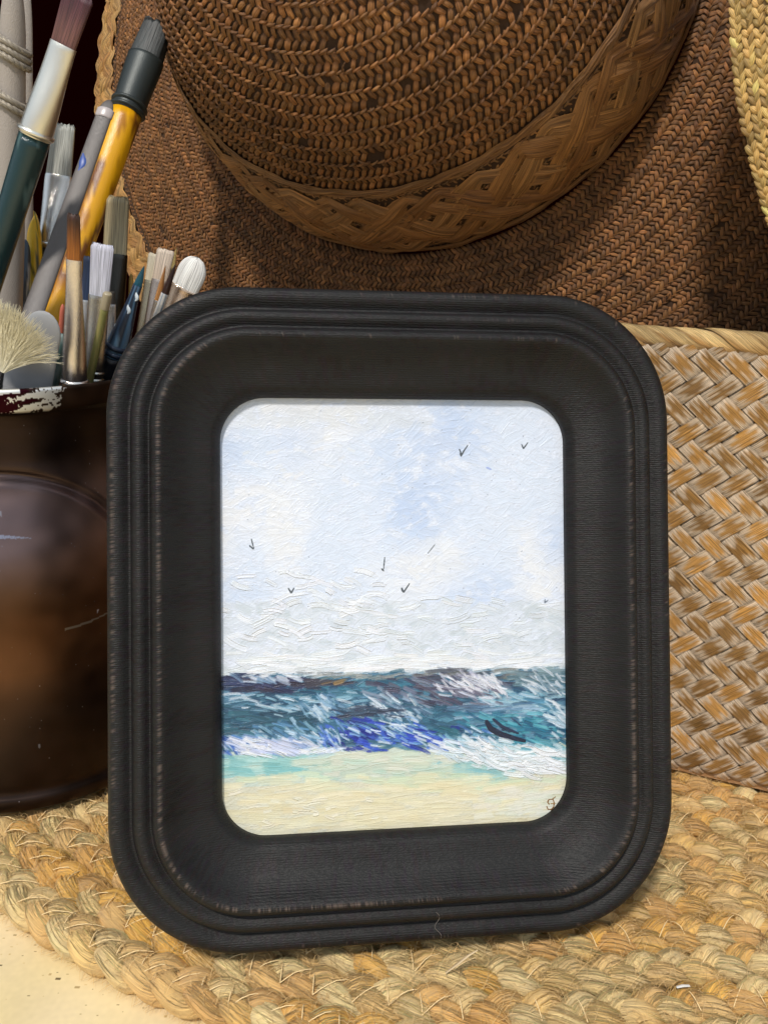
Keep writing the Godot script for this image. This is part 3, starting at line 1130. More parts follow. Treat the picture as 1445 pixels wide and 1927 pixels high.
func build_hats() -> void:
	rng.seed = 301
	var straw := mat("brown straw", 0.52, "streak_h", 0.010, "streak")
	var under := mat("straw cloth", 0.8, "grain_h", 0.02)
	var raf := mat("raffia", 0.50, "streak_h", 0.022, "streak")
	var hat := Hat.new()
	hat.rb = 0.105
	hat.h = 0.105
	hat.pw = 2.0
	hat.setup(Vector3(0.004, 0.289, -0.165), Vector3(-0.36, 0.25, 0.90))
	var root := thing("straw_hat", "large brown woven straw hat with a raffia band leaning crown forward behind the frame", "hat")
	var brown := Color(0.31, 0.133, 0.040)
	var dark := Color(0.058, 0.026, 0.009)
	var crown := part("crown", hat_shell(hat, 0, 0.0, hat.total * 0.999, 60, 120, 0.0006, dark, 1.0), under, root)
	var s := 0.050
	while s < hat.total - 0.012:
		var b := Buf.new()
		var f := (s - 0.05) / (hat.total - 0.05)
		var hw := lerpf(0.0028, 0.0040, f)
		straw_row(b, hat, 0, s, hw, lerpf(0.0027, 0.0034, f), PI * 0.75, PI * 2.3, brown, lerpf(0.0011, 0.0016, f), 0.40, 0.66, 0.85)
		if b.v.size():
			part("straw_braid", b, straw, crown)
		s += hw * 2.05
	var band := part("hat_band", hat_shell(hat, 0, 0.002, 0.047, 8, 120, -0.0002, dark, 1.0), under, root)
	var bs := 0.0055
	while bs < 0.044:
		var bb := Buf.new()
		straw_row(bb, hat, 0, bs, 0.0024, 0.0026, PI * 0.8, PI * 2.3, Color(0.36, 0.165, 0.05), 0.0010, 0.40, 0.8, 0.8)
		part("straw_braid", bb, straw, band)
		bs += 0.0050
	raffia(band, hat, 0, 0.0240, 0.0160, 5, 0.075, 0.0046, 0.00055, PI * 0.8, PI * 2.3, [Color(0.46, 0.215, 0.068), Color(0.54, 0.27, 0.095), Color(0.40, 0.18, 0.058)], raf, 0.40, false)
	for sd in [0.0035, 0.0455]:
		raffia(band, hat, 0, sd, 0.0012, 2, 0.03, 0.0017, 0.00045, PI * 0.8, PI * 2.3, [Color(0.42, 0.20, 0.068), Color(0.48, 0.235, 0.08)], raf, 0.40, false)
	var brim := part("brim", hat_shell(hat, 1, 0.0, 0.088, 40, 160, 0.0006, dark, 0.088), under, root)
	s = 0.003
	while s < 0.118:
		var b := Buf.new()
		# rows stop where the edge band begins
		var w := PI * 0.80
		var w_end := PI * 2.1
		while w < w_end and brim_len(hat, w) < s + 0.023:
			w += 0.02
		while w_end > w and brim_len(hat, w_end) < s + 0.023:
			w_end -= 0.02
		if w_end > w + 0.05:
			straw_row(b, hat, 1, s, 0.0022, 0.0021, w, w_end, brown, 0.0009, 0.36, 1.05, 0.45)
		if b.v.size():
			part("straw_braid", b, straw, brim)
		s += 0.0044
	var edge := part("brim_edge", hat_shell(hat, 1, 0.064, 0.088, 6, 160, -0.0001, dark, 0.088), under, root)
	raffia(edge, hat, 1, 0.0115, 0.0085, 6, 0.050, 0.0036, 0.0008, PI * 0.80, PI * 1.98, [Color(0.58, 0.31, 0.095), Color(0.66, 0.38, 0.13), Color(0.50, 0.25, 0.08)], raf, 0.37, true)

	# the second hat, mostly out of the picture
	var h2 := Hat.new()
	h2.style = 1
	h2.rb = 0.112
	h2.h = 0.085
	h2.setup(Vector3(0.262, 0.287, -0.030), Vector3(0.06, 0.05, 0.99))
	var root2 := thing("straw_hat", "tan straw hat whose pale fine-braided brim edge hangs in front at upper right", "hat")
	var tan := Color(0.78, 0.50, 0.17)
	var crown2 := part("crown", hat_shell(h2, 0, 0.0, h2.total * 0.999, 40, 90, 0.0005, Color(0.20, 0.12, 0.05), 1.0), under, root2)
	s = 0.004
	while s < h2.total - 0.01:
		var b := Buf.new()
		straw_row(b, h2, 0, s, 0.0016, 0.0026, PI * 0.7, PI * 1.5, Color(0.52, 0.30, 0.10), 0.0007, 0.40, 1.0, 0.0)
		if b.v.size():
			part("straw_braid", b, straw, crown2)
		s += 0.0032
	var brim2 := part("brim", hat_shell(h2, 1, 0.0, 0.070, 30, 120, 0.0005, Color(0.24, 0.15, 0.06), 0.070), under, root2)
	s = 0.002
	while s < 0.0700:
		var b := Buf.new()
		straw_row(b, h2, 1, s, 0.0014, 0.0026, PI * 0.7, PI * 1.5, tan, 0.0007, 0.40, 1.2, 0.0)
		if b.v.size():
			part("straw_braid", b, straw, brim2)
		s += 0.0028


# ------------------------------------------------------------------ woven basket
func build_basket() -> void:
	rng.seed = 41
	var u := Vector3(0.932, 0, 0.363)
	var nrm := Vector3(-0.363, 0, 0.932)
	var o := Vector3(0.062, 0.0, -0.0847)
	var wide := 0.150
	var tall := 0.1645
	var deep := 0.045
	var bas := thing("woven_basket", "square honey brown basket of twill woven flat strips with a wrapped rim", "basket", o)
	bas.transform = Transform3D(Basis(u, Vector3.UP, nrm), o)
	var m := mat("rush strip", 0.34, "streak_h", 0.020, "streak")
	# lining: four thin walls and a floor
	var lb := Buf.new()
	var lc := Color(0.36, 0.19, 0.075)
	box(lb, Vector3(wide * 0.5, tall * 0.5, -0.0022), Vector3(wide, tall, 0.0016), lc)
	box(lb, Vector3(wide * 0.5, tall * 0.5, -deep), Vector3(wide, tall, 0.0016), lc)
	box(lb, Vector3(0.0, tall * 0.5, -deep * 0.5 - 0.001), Vector3(0.0016, tall, deep), lc)
	box(lb, Vector3(wide, tall * 0.5, -deep * 0.5 - 0.001), Vector3(0.0016, tall, deep), lc)
	box(lb, Vector3(wide * 0.5, 0.0012, -deep * 0.5), Vector3(wide, 0.0016, deep), lc)
	part("lining", lb, mat("basket lining", 0.7, "streak_h", 0.03), bas)

	var pitch := 0.0060
	var ang := deg_to_rad(40.0)
	var cell := pitch / sin(2.0 * ang)
	var da := Vector2(cos(ang), -sin(ang))
	var db := Vector2(cos(ang), sin(ang))
	var top := tall - 0.002
	for fam in 2:
		var along := da if fam == 0 else db
		var other := db if fam == 0 else da
		for i in range(-30, 48):
			var start := other * (cell * i) + Vector2(0.0, 0.10 if fam == 0 else 0.02)
			var origin := Vector2(0.0, 0.06)
			start = origin + other * (cell * i)
			# clip the centre line to the panel
			var t0 := (0.0 - start.x) / along.x
			var t1 := (wide - start.x) / along.x
			var ta := (0.0005 - start.y) / along.y
			var tb := (top - start.y) / along.y
			t0 = maxf(t0, minf(ta, tb))
			t1 = minf(t1, maxf(ta, tb))
			if t1 - t0 < 0.004:
				continue
			var steps := int((t1 - t0) / cell * 7.0) + 2
			var nv := 9
			var tone := rng.randf_range(0.62, 1.28)
			var hue := rng.randf_range(-0.04, 0.06)
			var wfac := rng.randf_range(0.43, 0.495)
			var p := PackedVector3Array()
			var c := PackedColorArray()
			var uv := PackedVector2Array()
			var across := Vector2(-along.y, along.x)
			var seed_ := rng.randf() * 50.0
			for k in steps:
				var t := t0 + (t1 - t0) * k / (steps - 1)
				var g := t / cell
				# which strips lie on top near this crossing: a two over, two under twill
				var hgt := 0.0
				var j0 := int(floor(g))
				var fr_ := g - j0
				var a0 := over(i, j0, fam)
				var a1 := over(i, j0 + 1, fam)
				hgt = lerpf(a0, a1, smoothstep(0.22, 0.78, fr_))
				# distance from the middle of its float, 0..1
				var mid := absf(lerpf(a0, a1, fr_))
				var tn := tone * (1.0 + 0.30 * nz(t * 600.0, seed_ * 90.0, 3.0))
				for q in nv:
					var e := float(q) / (nv - 1) * 2.0 - 1.0
					var pt := start + along * t + across * (e * pitch * wfac * (1.0 + 0.05 * nz(t * 9000.0, seed_ * 40.0)))
					var z := 0.0008 + 0.00058 * hgt + 0.00028 * (1.0 - e * e) + 0.00010 * nz(t * 2000.0, e * 300.0, seed_)
					if pt.y < 0.004:
						z -= (0.004 - pt.y) * 0.5
					# whitewash left where the strip dips and along one edge
					var pale := smoothstep(0.30, 0.62, 1.0 - hgt * 0.5 - 0.5 * (1.0 - absf(fr_ - 0.5) * 2.0) * (1.0 if a0 == a1 else -0.6) + 0.55 * nz(t * 300.0, e * 260.0, seed_ * 3.0) + 0.25 * absf(e) - 0.1)
					var col := Color((0.56 + hue) * tn, (0.29 + hue * 0.4) * tn, 0.080 * tn)
					col = col.lerp(Color(0.88, 0.70, 0.51), pale * 0.85)
					p.append(Vector3(pt.x, clampf(pt.y, 0.0004, top), z))
					c.append(col)
					uv.append(Vector2(e * 0.35 + seed_, t * 30.0))
			var b := Buf.new()
			b.grid(p, steps, nv, false, c, uv)
			part("woven_strip", b, m, bas)

	# wrapped rim: slanting turns of strip round the top edge
	var s := -0.006
	while s < wide + 0.002:
		var b := Buf.new()
		var wd := rng.randf_range(0.0095, 0.0125)
		var p := PackedVector3Array()
		var c := PackedColorArray()
		var uv := PackedVector2Array()
		var tn := rng.randf_range(0.85, 1.2)
		var ns := 7
		var nr := 17
		var puff := rng.randf_range(0.9, 1.12)
		for i in ns:
			var e := float(i) / (ns - 1)
			for j in nr:
				var w := lerpf(-0.75, PI + 0.75, float(j) / (nr - 1))
				var slant := 0.0085 * (PI * 0.5 - w)
				var r := 0.0033 * puff * (0.98 + 0.12 * sin(PI * e) + 0.05 * nz(s * 900.0 + e * 60.0, w * 60.0))
				p.append(Vector3(clampf(s + e * wd - slant * -0.7 - 0.004, -0.002, wide + 0.004), tall - 0.0012 + sin(w) * r + (0.0011 if w > 0.0 and w < PI else 0.0) * sin(w), -0.0010 + cos(w) * r * 0.75))
				var k := tn * (1.0 + 0.25 * nz(e * 300.0, s * 4000.0, 8.0))
				var col := Color(0.76 * k, 0.52 * k, 0.225 * k).lerp(Color(0.34, 0.19, 0.07), smoothstep(0.80, 1.0, absf(e * 2.0 - 1.0)) * 0.8)
				if w < 0.5:
					col = col.lerp(Color(0.52 * k, 0.28 * k, 0.09 * k), clampf(0.5 - w + nz(e * 200.0, s * 900.0), 0.0, 1.0))
				c.append(col)
				uv.append(Vector2(e * 0.9 + s * 31.0, w * 0.25))
		b.grid(p, ns, nr, false, c, uv)
		part("rim_wrap", b, m, bas)
		s += wd * 0.93


func over(i: int, j: int, fam: int) -> float:
	var k := (posmod(i - j, 4) if fam == 0 else posmod(j - i, 4))
	var up := k < 2
	if fam == 1:
		up = not up
	return 1.0 if up else -1.0


# ------------------------------------------------------------------ copper pot
func build_pot() -> void:
	var at := Vector3(-0.141, 0.0, -0.077)
	var pot := thing("copper_pot", "dark patinated copper pot with paint smears on its rim, holding paintbrushes", "pot", at)
	var prof := PackedVector2Array([
		Vector2(0.001, 0.0012), Vector2(0.050, 0.0012), Vector2(0.0545, 0.0015), Vector2(0.0560, 0.0030), Vector2(0.0560, 0.0065), Vector2(0.0548, 0.0082), Vector2(0.0545, 0.0100), Vector2(0.0550, 0.0125), Vector2(0.0556, 0.018),
		Vector2(0.0562, 0.026), Vector2(0.0567, 0.036), Vector2(0.0570, 0.046), Vector2(0.0571, 0.056), Vector2(0.0570, 0.066), Vector2(0.0567, 0.076), Vector2(0.0562, 0.086), Vector2(0.0555, 0.096), Vector2(0.0546, 0.105),
		Vector2(0.0537, 0.112), Vector2(0.0529, 0.118), Vector2(0.0522, 0.124), Vector2(0.0520, 0.130), Vector2(0.0522, 0.135), Vector2(0.0528, 0.1385), Vector2(0.0545, 0.1398), Vector2(0.0552, 0.1405), Vector2(0.0555, 0.143),
		Vector2(0.0556, 0.1462), Vector2(0.0552, 0.1470), Vector2(0.0545, 0.1472), Vector2(0.0535, 0.1468), Vector2(0.0520, 0.140), Vector2(0.0508, 0.130), Vector2(0.0515, 0.110), Vector2(0.0535, 0.085), Vector2(0.0545, 0.050), Vector2(0.0535, 0.012), Vector2(0.050, 0.0075), Vector2(0.001, 0.0065),
	])
	# finer steps up the body
	var fine := PackedVector2Array()
	for i in prof.size() - 1:
		var n := 7 if i >= 8 and i < 22 else 2
		for k in n:
			fine.append(prof[i].lerp(prof[i + 1], float(k) / n))
	fine.append(prof[prof.size() - 1])
	var b := Buf.new()
	var p := PackedVector3Array()
	var c := PackedColorArray()
	var uv := PackedVector2Array()
	var sides := 300
	for i in fine.size():
		for j in sides + 1:
			# angle from the front (+z) towards +x
			var w := TAU * j / sides - PI
			var r := fine[i].x
			var y := fine[i].y
			if i < fine.size() - 18 and y > 0.02:
				# a raised boss on the front whose edge reads as a crease
				var dx := (w - 0.27) / 0.80
				var dy := (y - 0.0835) / 0.0355
				var q := sqrt(dx * dx + dy * dy)
				if dy > -0.9:
					var ed := smoothstep(1.03, 0.96, q) * 0.0012 + smoothstep(1.0, 0.1, q) * 0.0040 - 0.0015 * exp(-pow((q - 1.05) / 0.035, 2.0))
					r += ed * smoothstep(-0.9, 0.1, dy)
			p.append(Vector3(sin(w) * r, y, cos(w) * r))
			c.append(Color.WHITE)
			uv.append(Vector2((w + PI) / TAU, 1.0 - y / 0.15))
	b.grid(p, fine.size(), sides + 1, true, c, uv)
	var m := mat("copper patina", 0.34, "", 0.0, "", false)
	var tw := 1536
	var thh := 512
	var im := Image.create(tw, thh, false, Image.FORMAT_RGB8)
	var ro := Image.create(tw, thh, false, Image.FORMAT_L8)
	for y in thh:
		var v := 0.15 * (1.0 - float(y) / thh)
		for x in tw:
			var a := float(x) / tw * TAU
			var ca := cos(a) * 60.0
			var sa := sin(a) * 60.0
			var k := nz(ca * 0.9, v * 1500.0, sa * 0.9)
			var k2 := nz(ca * 9.0, v * 9000.0, sa * 9.0)
			# a warm reflected glow, painted into the colour low on the belly
			var belly_glow := clampf(0.55 + 0.5 * k - absf(v - 0.055) * 14.0, 0.0, 1.0)
			var q := Color(0.21, 0.165, 0.145).lerp(Color(0.47, 0.40, 0.40), smoothstep(0.075, 0.10, v) * smoothstep(0.128, 0.112, v))  # dark neck and foot, grey upper band: painted dim reflection and sky sheen
			q = q.lerp(Color(0.70, 0.47, 0.30), belly_glow * 0.9)
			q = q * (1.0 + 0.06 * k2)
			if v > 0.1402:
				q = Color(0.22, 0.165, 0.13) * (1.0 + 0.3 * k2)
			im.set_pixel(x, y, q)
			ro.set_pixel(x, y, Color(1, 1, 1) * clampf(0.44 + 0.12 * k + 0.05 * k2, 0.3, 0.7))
	rng.seed = 9
	# flicked paint
	for i in 420:
		var x := rng.randi_range(0, tw - 5)
		var y := rng.randi_range(30, thh - 20)
		var g := rng.randf_range(0.35, 0.75)
		var big := rng.randf() < 0.12
		for xx in (3 if big else 1):
			for yy in (rng.randi_range(2, 6) if big else 1):
				im.set_pixel(x + xx, mini(y + yy, thh - 1), Color(g, g, g * 1.08))
				ro.set_pixel(x + xx, mini(y + yy, thh - 1), Color(0.7, 0.7, 0.7))
	# rim: a crimson smear, then a white one with ragged ends
	for y in range(int(thh * (1.0 - 0.1474 / 0.15)), int(thh * (1.0 - 0.1400 / 0.15)) + 1):
		for x in tw:
			var w := float(x) / tw * TAU - PI
			var rag := 0.05 * nz(x * 2.0, y * 9.0, 6.0) + 0.02 * nz(x * 20.0, y * 30.0, 16.0)
			var yy := float(y) / thh
			if w > 0.04 and w < 0.50 + rag * 2.0:
				im.set_pixel(x, y, Color(0.17, 0.035, 0.07))
				ro.set_pixel(x, y, Color(0.4, 0.4, 0.4))
			if w > 0.53 + rag * 3.0 and w < 0.66 + rag * 1.5 or (w > 0.02 and w < 0.5 and yy < 0.022 + rag * 0.2):
				im.set_pixel(x, y, Color(0.86, 0.86, 0.85))
				ro.set_pixel(x, y, Color(0.5, 0.5, 0.5))
	# a long pale scratch and a dry blue-white drag mark
	for k in 240:
		var f := k / 239.0
		var w := lerpf(0.62, 1.12, f)
		var y := lerpf(0.0690, 0.0735, f * f)
		for t in range(0, 1 + int(3.0 * (1.0 - f))):
			im.set_pixel(int((w + PI) / TAU * tw), int(thh * (1.0 - y / 0.15)) + t, Color(0.62, 0.60, 0.58))
		w = lerpf(0.10, 0.52, f)
		y = 0.1035 - 0.0034 * f * f
		for t in int(4.5 * sin(PI * clampf(0.1 + 0.9 * f, 0.0, 1.0))):
			var px := int((w + PI) / TAU * tw)
			var py := int(thh * (1.0 - y / 0.15)) + t - 2
			im.set_pixel(px, py, im.get_pixel(px, py).lerp(Color(0.60, 0.62, 0.70), 0.55 + 0.4 * nz(k * 60.0, t * 90.0)))
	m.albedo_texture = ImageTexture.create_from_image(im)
	m.roughness_texture = ImageTexture.create_from_image(ro)
	m.roughness = 1.0
	m.metallic = 0.95
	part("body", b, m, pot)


# ------------------------------------------------------------------ brushes and sticks
# spec: foot, tip, distances of [tip, ferrule top, handle top, lower point] from the foot, widths there
func stick_root(called: String, spec: Array, label: String, category: String, group := "") -> Node3D:
	var foot: Vector3 = spec[0]
	var y: Vector3 = (spec[1] - foot).normalized()
	var z := (Vector3(0, 0.2, 1) - y * y.dot(Vector3(0, 0.2, 1))).normalized()
	var x := y.cross(z)
	var o := thing(called, label, category, foot, group)
	o.transform = Transform3D(Basis(x, y, z), foot)
	return o


func handle(o: Node3D, spec: Array, cols: Array, rough := 0.35, patches := 0.0, flat := 1.0, round_top := false, m: Material = null) -> void:
	var k: Array = spec[2]
	var w: Array = spec[3]
	var prof := PackedVector2Array()
	var cc := PackedColorArray()
	var n := 64
	prof.append(Vector2(0.0002, 0.0))
	cc.append(cols[0])
	for i in n + 1:
		var f := float(i) / n
		var y: float = lerpf(0.0005, k[2], f)
		var r: float
		if y < k[3]:
			r = lerpf(w[3] * 0.55, w[3] * 1.0, clampf(y / maxf(k[3], 0.001), 0.0, 1.0)) * 0.5
		else:
			r = lerpf(w[3], w[2], (y - k[3]) / maxf(k[2] - k[3], 0.001)) * 0.5
		prof.append(Vector2(r, y))
		cc.append(cols[0])
	if round_top:
		for i in 6:
			var a := PI * 0.5 * (i + 1) / 6.0
			prof.append(Vector2(maxf(w[2] * 0.5 * cos(a), 0.00005), k[2] + (k[0] - k[2]) * sin(a)))
			cc.append(cols[0])
	else:
		prof.append(Vector2(0.0001, k[2] + 0.0003))
		cc.append(cols[0])
	var b := Buf.new()
	var sides := 30
	var p := PackedVector3Array()
	var c := PackedColorArray()
	var uv := PackedVector2Array()
	for i in prof.size():
		for j in sides + 1:
			var a := -TAU * j / sides
			p.append(Vector3(cos(a) * prof[i].x, prof[i].y, sin(a) * prof[i].x * flat))
			var q: Color = cols[0]
			if cols.size() > 1:
				var t := nz(cos(a) * 110.0 + spec[0].x * 4000.0, prof[i].y * 5200.0, sin(a) * 110.0) + 0.35 * nz(cos(a) * 420.0, prof[i].y * 19000.0, sin(a) * 420.0)
				if t > 0.28 - patches:
					q = q.lerp(cols[1 + (j / 7 + i / 5) % (cols.size() - 1)], clampf((t - 0.28 + patches) * 9.0, 0.0, 1.0))
			c.append(q)
			uv.append(Vector2(2.0 * j / sides, prof[i].y * 30.0))
	b.grid(p, prof.size(), sides + 1, true, c, uv)
	part("handle", b, m if m else mat("lacquer", rough, "grain_h", 0.004), o)


func ferrule(o: Node3D, spec: Array, col: Color, flat: float, rough := 0.22, rings := 2, smear := Color(0, 0, 0, 0), metal := 0.95) -> void:
	var k: Array = spec[2]
	var w: Array = spec[3]
	var top: float = k[1]
	var low: float = k[2]
	var long := top - low
	var sides := 28
	var b := Buf.new()
	var p := PackedVector3Array()
	var c := PackedColorArray()
	var uv := PackedVector2Array()
	var n := 18
	for i in n + 3:
		var f := clampf(float(i - 1) / n, 0.0, 1.0)
		var y := low + long * f
		var r: float = lerpf(w[2] * 1.04, w[1], smoothstep(0.0, 1.0, f)) * 0.5
		var fl := lerpf(1.0, flat, smoothstep(0.15, 0.95, f))
		if i == 0 or i == n + 2:
			r *= 0.90
			y += 0.0002 if i == 0 else -0.0004
		for j in sides + 1:
			var a := -TAU * j / sides
			p.append(Vector3(cos(a) * r, y, sin(a) * r * fl))
			var q := col
			if smear.a > 0.0:
				var t := nz(cos(a) * 120.0, y * 2600.0, sin(a) * 120.0 + spec[0].y * 900.0)
				q = q.lerp(smear, clampf(t * 5.0 + 0.2, 0.0, 1.0))
			c.append(q)
			uv.append(Vector2(2.0 * j / sides, y * 50.0))
	b.grid(p, n + 3, sides + 1, true, c, uv)
	var m := mat("ferrule metal", rough, "grain_h", 0.003)
	m.metallic = metal
	var fe := part("ferrule", b, m, o)
	for i in rings:
		var rb := Buf.new()
		var y := low + 0.0012 + i * 0.0024
		var r: float = w[2] * 0.52
		turned(rb, PackedVector2Array([Vector2(r * 0.94, y - 0.0010), Vector2(r * 1.10, y - 0.0006), Vector2(r * 1.15, y), Vector2(r * 1.10, y + 0.0006), Vector2(r * 0.94, y + 0.0010)]), 28, one(col))
		part("crimp_ring", rb, m, fe)


# a tuft from the ferrule to the tip; shape: flat, round, filbert, point
func bristles(o: Node3D, spec: Array, root: Color, tip: Color, flat: float, shape: String, rough := 0.55, ragged := 0.02) -> void:
	var k: Array = spec[2]
	var w: Array = spec[3]
	var y0: float = k[1] - 0.0012
	var y1: float = k[0]
	var long := y1 - y0
	var sides := 44
	var b := Buf.new()
	var p := PackedVector3Array()
	var c := PackedColorArray()
	var uv := PackedVector2Array()
	var ridge := PackedFloat32Array()
	var reach := PackedFloat32Array()
	var tone := PackedFloat32Array()
	for j in sides + 1:
		ridge.append(rng.randf_range(-0.022, 0.022))
		reach.append(rng.randf_range(-ragged, ragged))
		tone.append(rng.randf_range(0.86, 1.10))
	ridge[sides] = ridge[0]
	reach[sides] = reach[0]
	tone[sides] = tone[0]
	var n := 16
	for i in n + 1:
		var f := float(i) / n
		var wide: float = lerpf(w[1] * 0.93, w[0], f) * 0.5
		var thin := lerpf(flat, flat * 0.75, f)
		if shape == "filbert":
			wide *= sqrt(maxf(1.0 - pow(maxf(f - 0.45, 0.0) / 0.55, 2.2), 0.0008))
			thin = flat * (1.0 - 0.3 * f)
		elif shape == "point":
			wide = w[1] * 0.5 * (0.93 + 0.25 * sin(PI * f * 0.8)) * pow(maxf(1.0 - f, 0.002), 0.75)
		elif i == n:
			wide *= 0.86
			thin *= 0.15
		for j in sides + 1:
			var a := -TAU * j / sides
			var ca := cos(a)
			var sa := sin(a)
			if shape == "flat" or shape == "filbert":
				ca = signf(ca) * pow(absf(ca), 0.7)
				sa = signf(sa) * pow(absf(sa), 0.8)
			var rr := 1.0 + ridge[j] * (0.4 + f)
			var y := y0 + long * f * (1.0 + reach[j] * f * f)
			p.append(Vector3(ca * wide * rr, y, sa * wide * thin * rr))
			var q := root.lerp(tip, smoothstep(0.1, 0.95, f + reach[j] * 2.0))
			c.append(Color(q.r * tone[j], q.g * tone[j], q.b * tone[j]))
			uv.append(Vector2(2.0 * j / sides, y * 20.0))
	# close the end
	for j in sides + 1:
		p.append(Vector3(0, y1 - (0.0004 if shape == "flat" else 0.0), 0))
		c.append(tip)
		uv.append(Vector2(2.0 * j / sides, y1 * 20.0 + 0.1))
	b.grid(p, n + 2, sides + 1, true, c, uv)
	var m := mat("bristle", rough, "streak_h", 0.007, "streak")
	part("bristles", b, m, o)


func build_brushes() -> void:
	rng.seed = 500
	var g := "brushes standing in the copper pot"
	#SPECS
	var s_mauve_flat := [Vector3(-0.1877, 0.0569, -0.0690), Vector3(-0.0993, 0.2587, -0.0600), [0.2205, 0.2057, 0.1777, 0.123], [0.0093, 0.0082, 0.0095, 0.008]]
	var s_pale_flat := [Vector3(-0.1519, 0.0109, -0.0688), Vector3(-0.1238, 0.2275, -0.1100), [0.2222, 0.2048, 0.1785, 0.136], [0.0076, 0.0099, 0.0089, 0.0051]]
	var s_yellow_round := [Vector3(-0.1576, 0.0471, -0.0327), Vector3(-0.0948, 0.2664, -0.1360), [0.2504, 0.2351, 0.2124, 0.134], [0.0107, 0.0134, 0.0113, 0.0091]]
	var s_grey_strip := [Vector3(-0.1377, 0.1055, -0.0301), Vector3(-0.1041, 0.2352, -0.1000), [0.1511, 0.1486, 0.1442, 0.069], [0.004, 0.0047, 0.0055, 0.007]]
	var s_cream_flat := [Vector3(-0.1191, 0.0106, -0.0860), Vector3(-0.1048, 0.2040, -0.1050), [0.1948, 0.1748, 0.1438, 0.123], [0.0086, 0.0093, 0.0079, 0.0064]]
	var s_sable := [Vector3(-0.1206, 0.0110, -0.0673), Vector3(-0.1000, 0.1972, -0.0440), [0.1888, 0.1755, 0.1336, 0.124], [0.0038, 0.0047, 0.0077, 0.0063]]
	var s_lavender := [Vector3(-0.1248, 0.0105, -0.0728), Vector3(-0.0969, 0.1885, -0.0600), [0.1806, 0.1645, 0.1352, 0.124], [0.0074, 0.0069, 0.0061, 0.0047]]
	var s_navy_bristle := [Vector3(-0.1274, 0.0104, -0.0666), Vector3(-0.1064, 0.1840, -0.0740), [0.175, 0.1608, 0.1456, 0.128], [0.0032, 0.0031, 0.0036, 0.0033]]
	var s_green_stick := [Vector3(-0.1512, 0.0103, -0.0940), Vector3(-0.0930, 0.1745, -0.0500), [0.1797, 0.1779, 0.1751, 0.147], [0.0025, 0.0025, 0.0025, 0.0026]]
	var s_navy_painted := [Vector3(-0.1591, 0.0106, -0.0911), Vector3(-0.0851, 0.1822, -0.0640), [0.1888, 0.182, 0.1559, 0.14], [0.0017, 0.003, 0.0076, 0.0066]]
	var s_cream_pair := [Vector3(-0.1226, 0.0101, -0.0730), Vector3(-0.0889, 0.1849, -0.0940), [0.1793, 0.1699, 0.1486, 0.128], [0.0053, 0.0049, 0.0042, 0.0039]]
	var s_beige_pair := [Vector3(-0.1242, 0.0104, -0.0741), Vector3(-0.0838, 0.1867, -0.0880), [0.1814, 0.1709, 0.1496, 0.129], [0.0061, 0.0058, 0.0045, 0.0038]]
	var s_orange_point := [Vector3(-0.1305, 0.0103, -0.0838), Vector3(-0.0822, 0.1817, -0.0800), [0.1781, 0.166, 0.1517, 0.131], [0.0004, 0.0024, 0.0024, 0.0023]]
	var s_brown_point := [Vector3(-0.1500, 0.0107, -0.0908), Vector3(-0.0769, 0.1827, -0.0720), [0.1879, 0.1773, 0.162, 0.138], [0.0007, 0.0027, 0.0024, 0.0019]]
	var s_blond := [Vector3(-0.1260, 0.0108, -0.0737), Vector3(-0.0815, 0.1873, -0.0940), [0.1832, 0.1687, 0.1581, 0.129], [0.0011, 0.0032, 0.0032, 0.0023]]
	var s_white_filbert := [Vector3(-0.1555, 0.0103, -0.0872), Vector3(-0.0711, 0.1845, -0.0800), [0.1937, 0.1827, 0.1659, 0.14], [0.0108, 0.0102, 0.0074, 0.005]]
	var s_silver_plain := [Vector3(-0.1136, 0.0109, -0.0700), Vector3(-0.0983, 0.1733, -0.0700), [0.1632, 0.159, 0.138, 0.125], [0.0028, 0.0036, 0.0044, 0.0037]]
	var s_gold_stick := [Vector3(-0.1114, 0.0109, -0.0836), Vector3(-0.1014, 0.1772, -0.1060), [0.1681, 0.1671, 0.1652, 0.123], [0.0014, 0.0016, 0.0016, 0.0016]]
	var s_blue_handle := [Vector3(-0.1502, 0.0105, -0.0636), Vector3(-0.1334, 0.1885, -0.0900), [0.1807, 0.1771, 0.1734, 0.126], [0.0033, 0.0041, 0.0045, 0.005]]
	var s_yellow_point := [Vector3(-0.1230, 0.0108, -0.0556), Vector3(-0.1329, 0.1982, -0.0980), [0.1924, 0.1861, 0.1787, 0.147], [0.0009, 0.0034, 0.0053, 0.0042]]
	var s_teal_handle := [Vector3(-0.1659, 0.0102, -0.0877), Vector3(-0.1090, 0.1610, -0.0520), [0.1651, 0.1618, 0.159, 0.142], [0.0027, 0.0041, 0.0044, 0.0053]]
	var s_coral_stick := [Vector3(-0.1442, 0.0103, -0.0905), Vector3(-0.1110, 0.1695, -0.0600), [0.1655, 0.1641, 0.1622, 0.133], [0.0015, 0.0017, 0.0017, 0.0018]]
	var s_green_small := [Vector3(-0.1749, 0.0108, -0.0610), Vector3(-0.1316, 0.2233, -0.0880), [0.2186, 0.2135, 0.2124, 0.17], [0.0025, 0.003, 0.0032, 0.0033]]
	var s_grey_plate := [Vector3(-0.1465, 0.0102, -0.0800), Vector3(-0.0923, 0.1608, -0.0800), [0.1601, 0.1581, 0.1531, 0.134], [0.0063, 0.0063, 0.0063, 0.0049]]
	var s_spatula := [Vector3(-0.1880, 0.0122, -0.0818), Vector3(-0.1081, 0.1687, -0.0400), [0.1806, 0.1755, 0.1624, 0.146], [0.0032, 0.0097, 0.0166, 0.0212]]
	var s_fan := [Vector3(-0.1823, 0.0100, -0.0891), Vector3(-0.1129, 0.1738, -0.0280), [0.1881, 0.1627, 0.155, 0.145], [0.0168, 0.0016, 0.0018, 0.0018]]
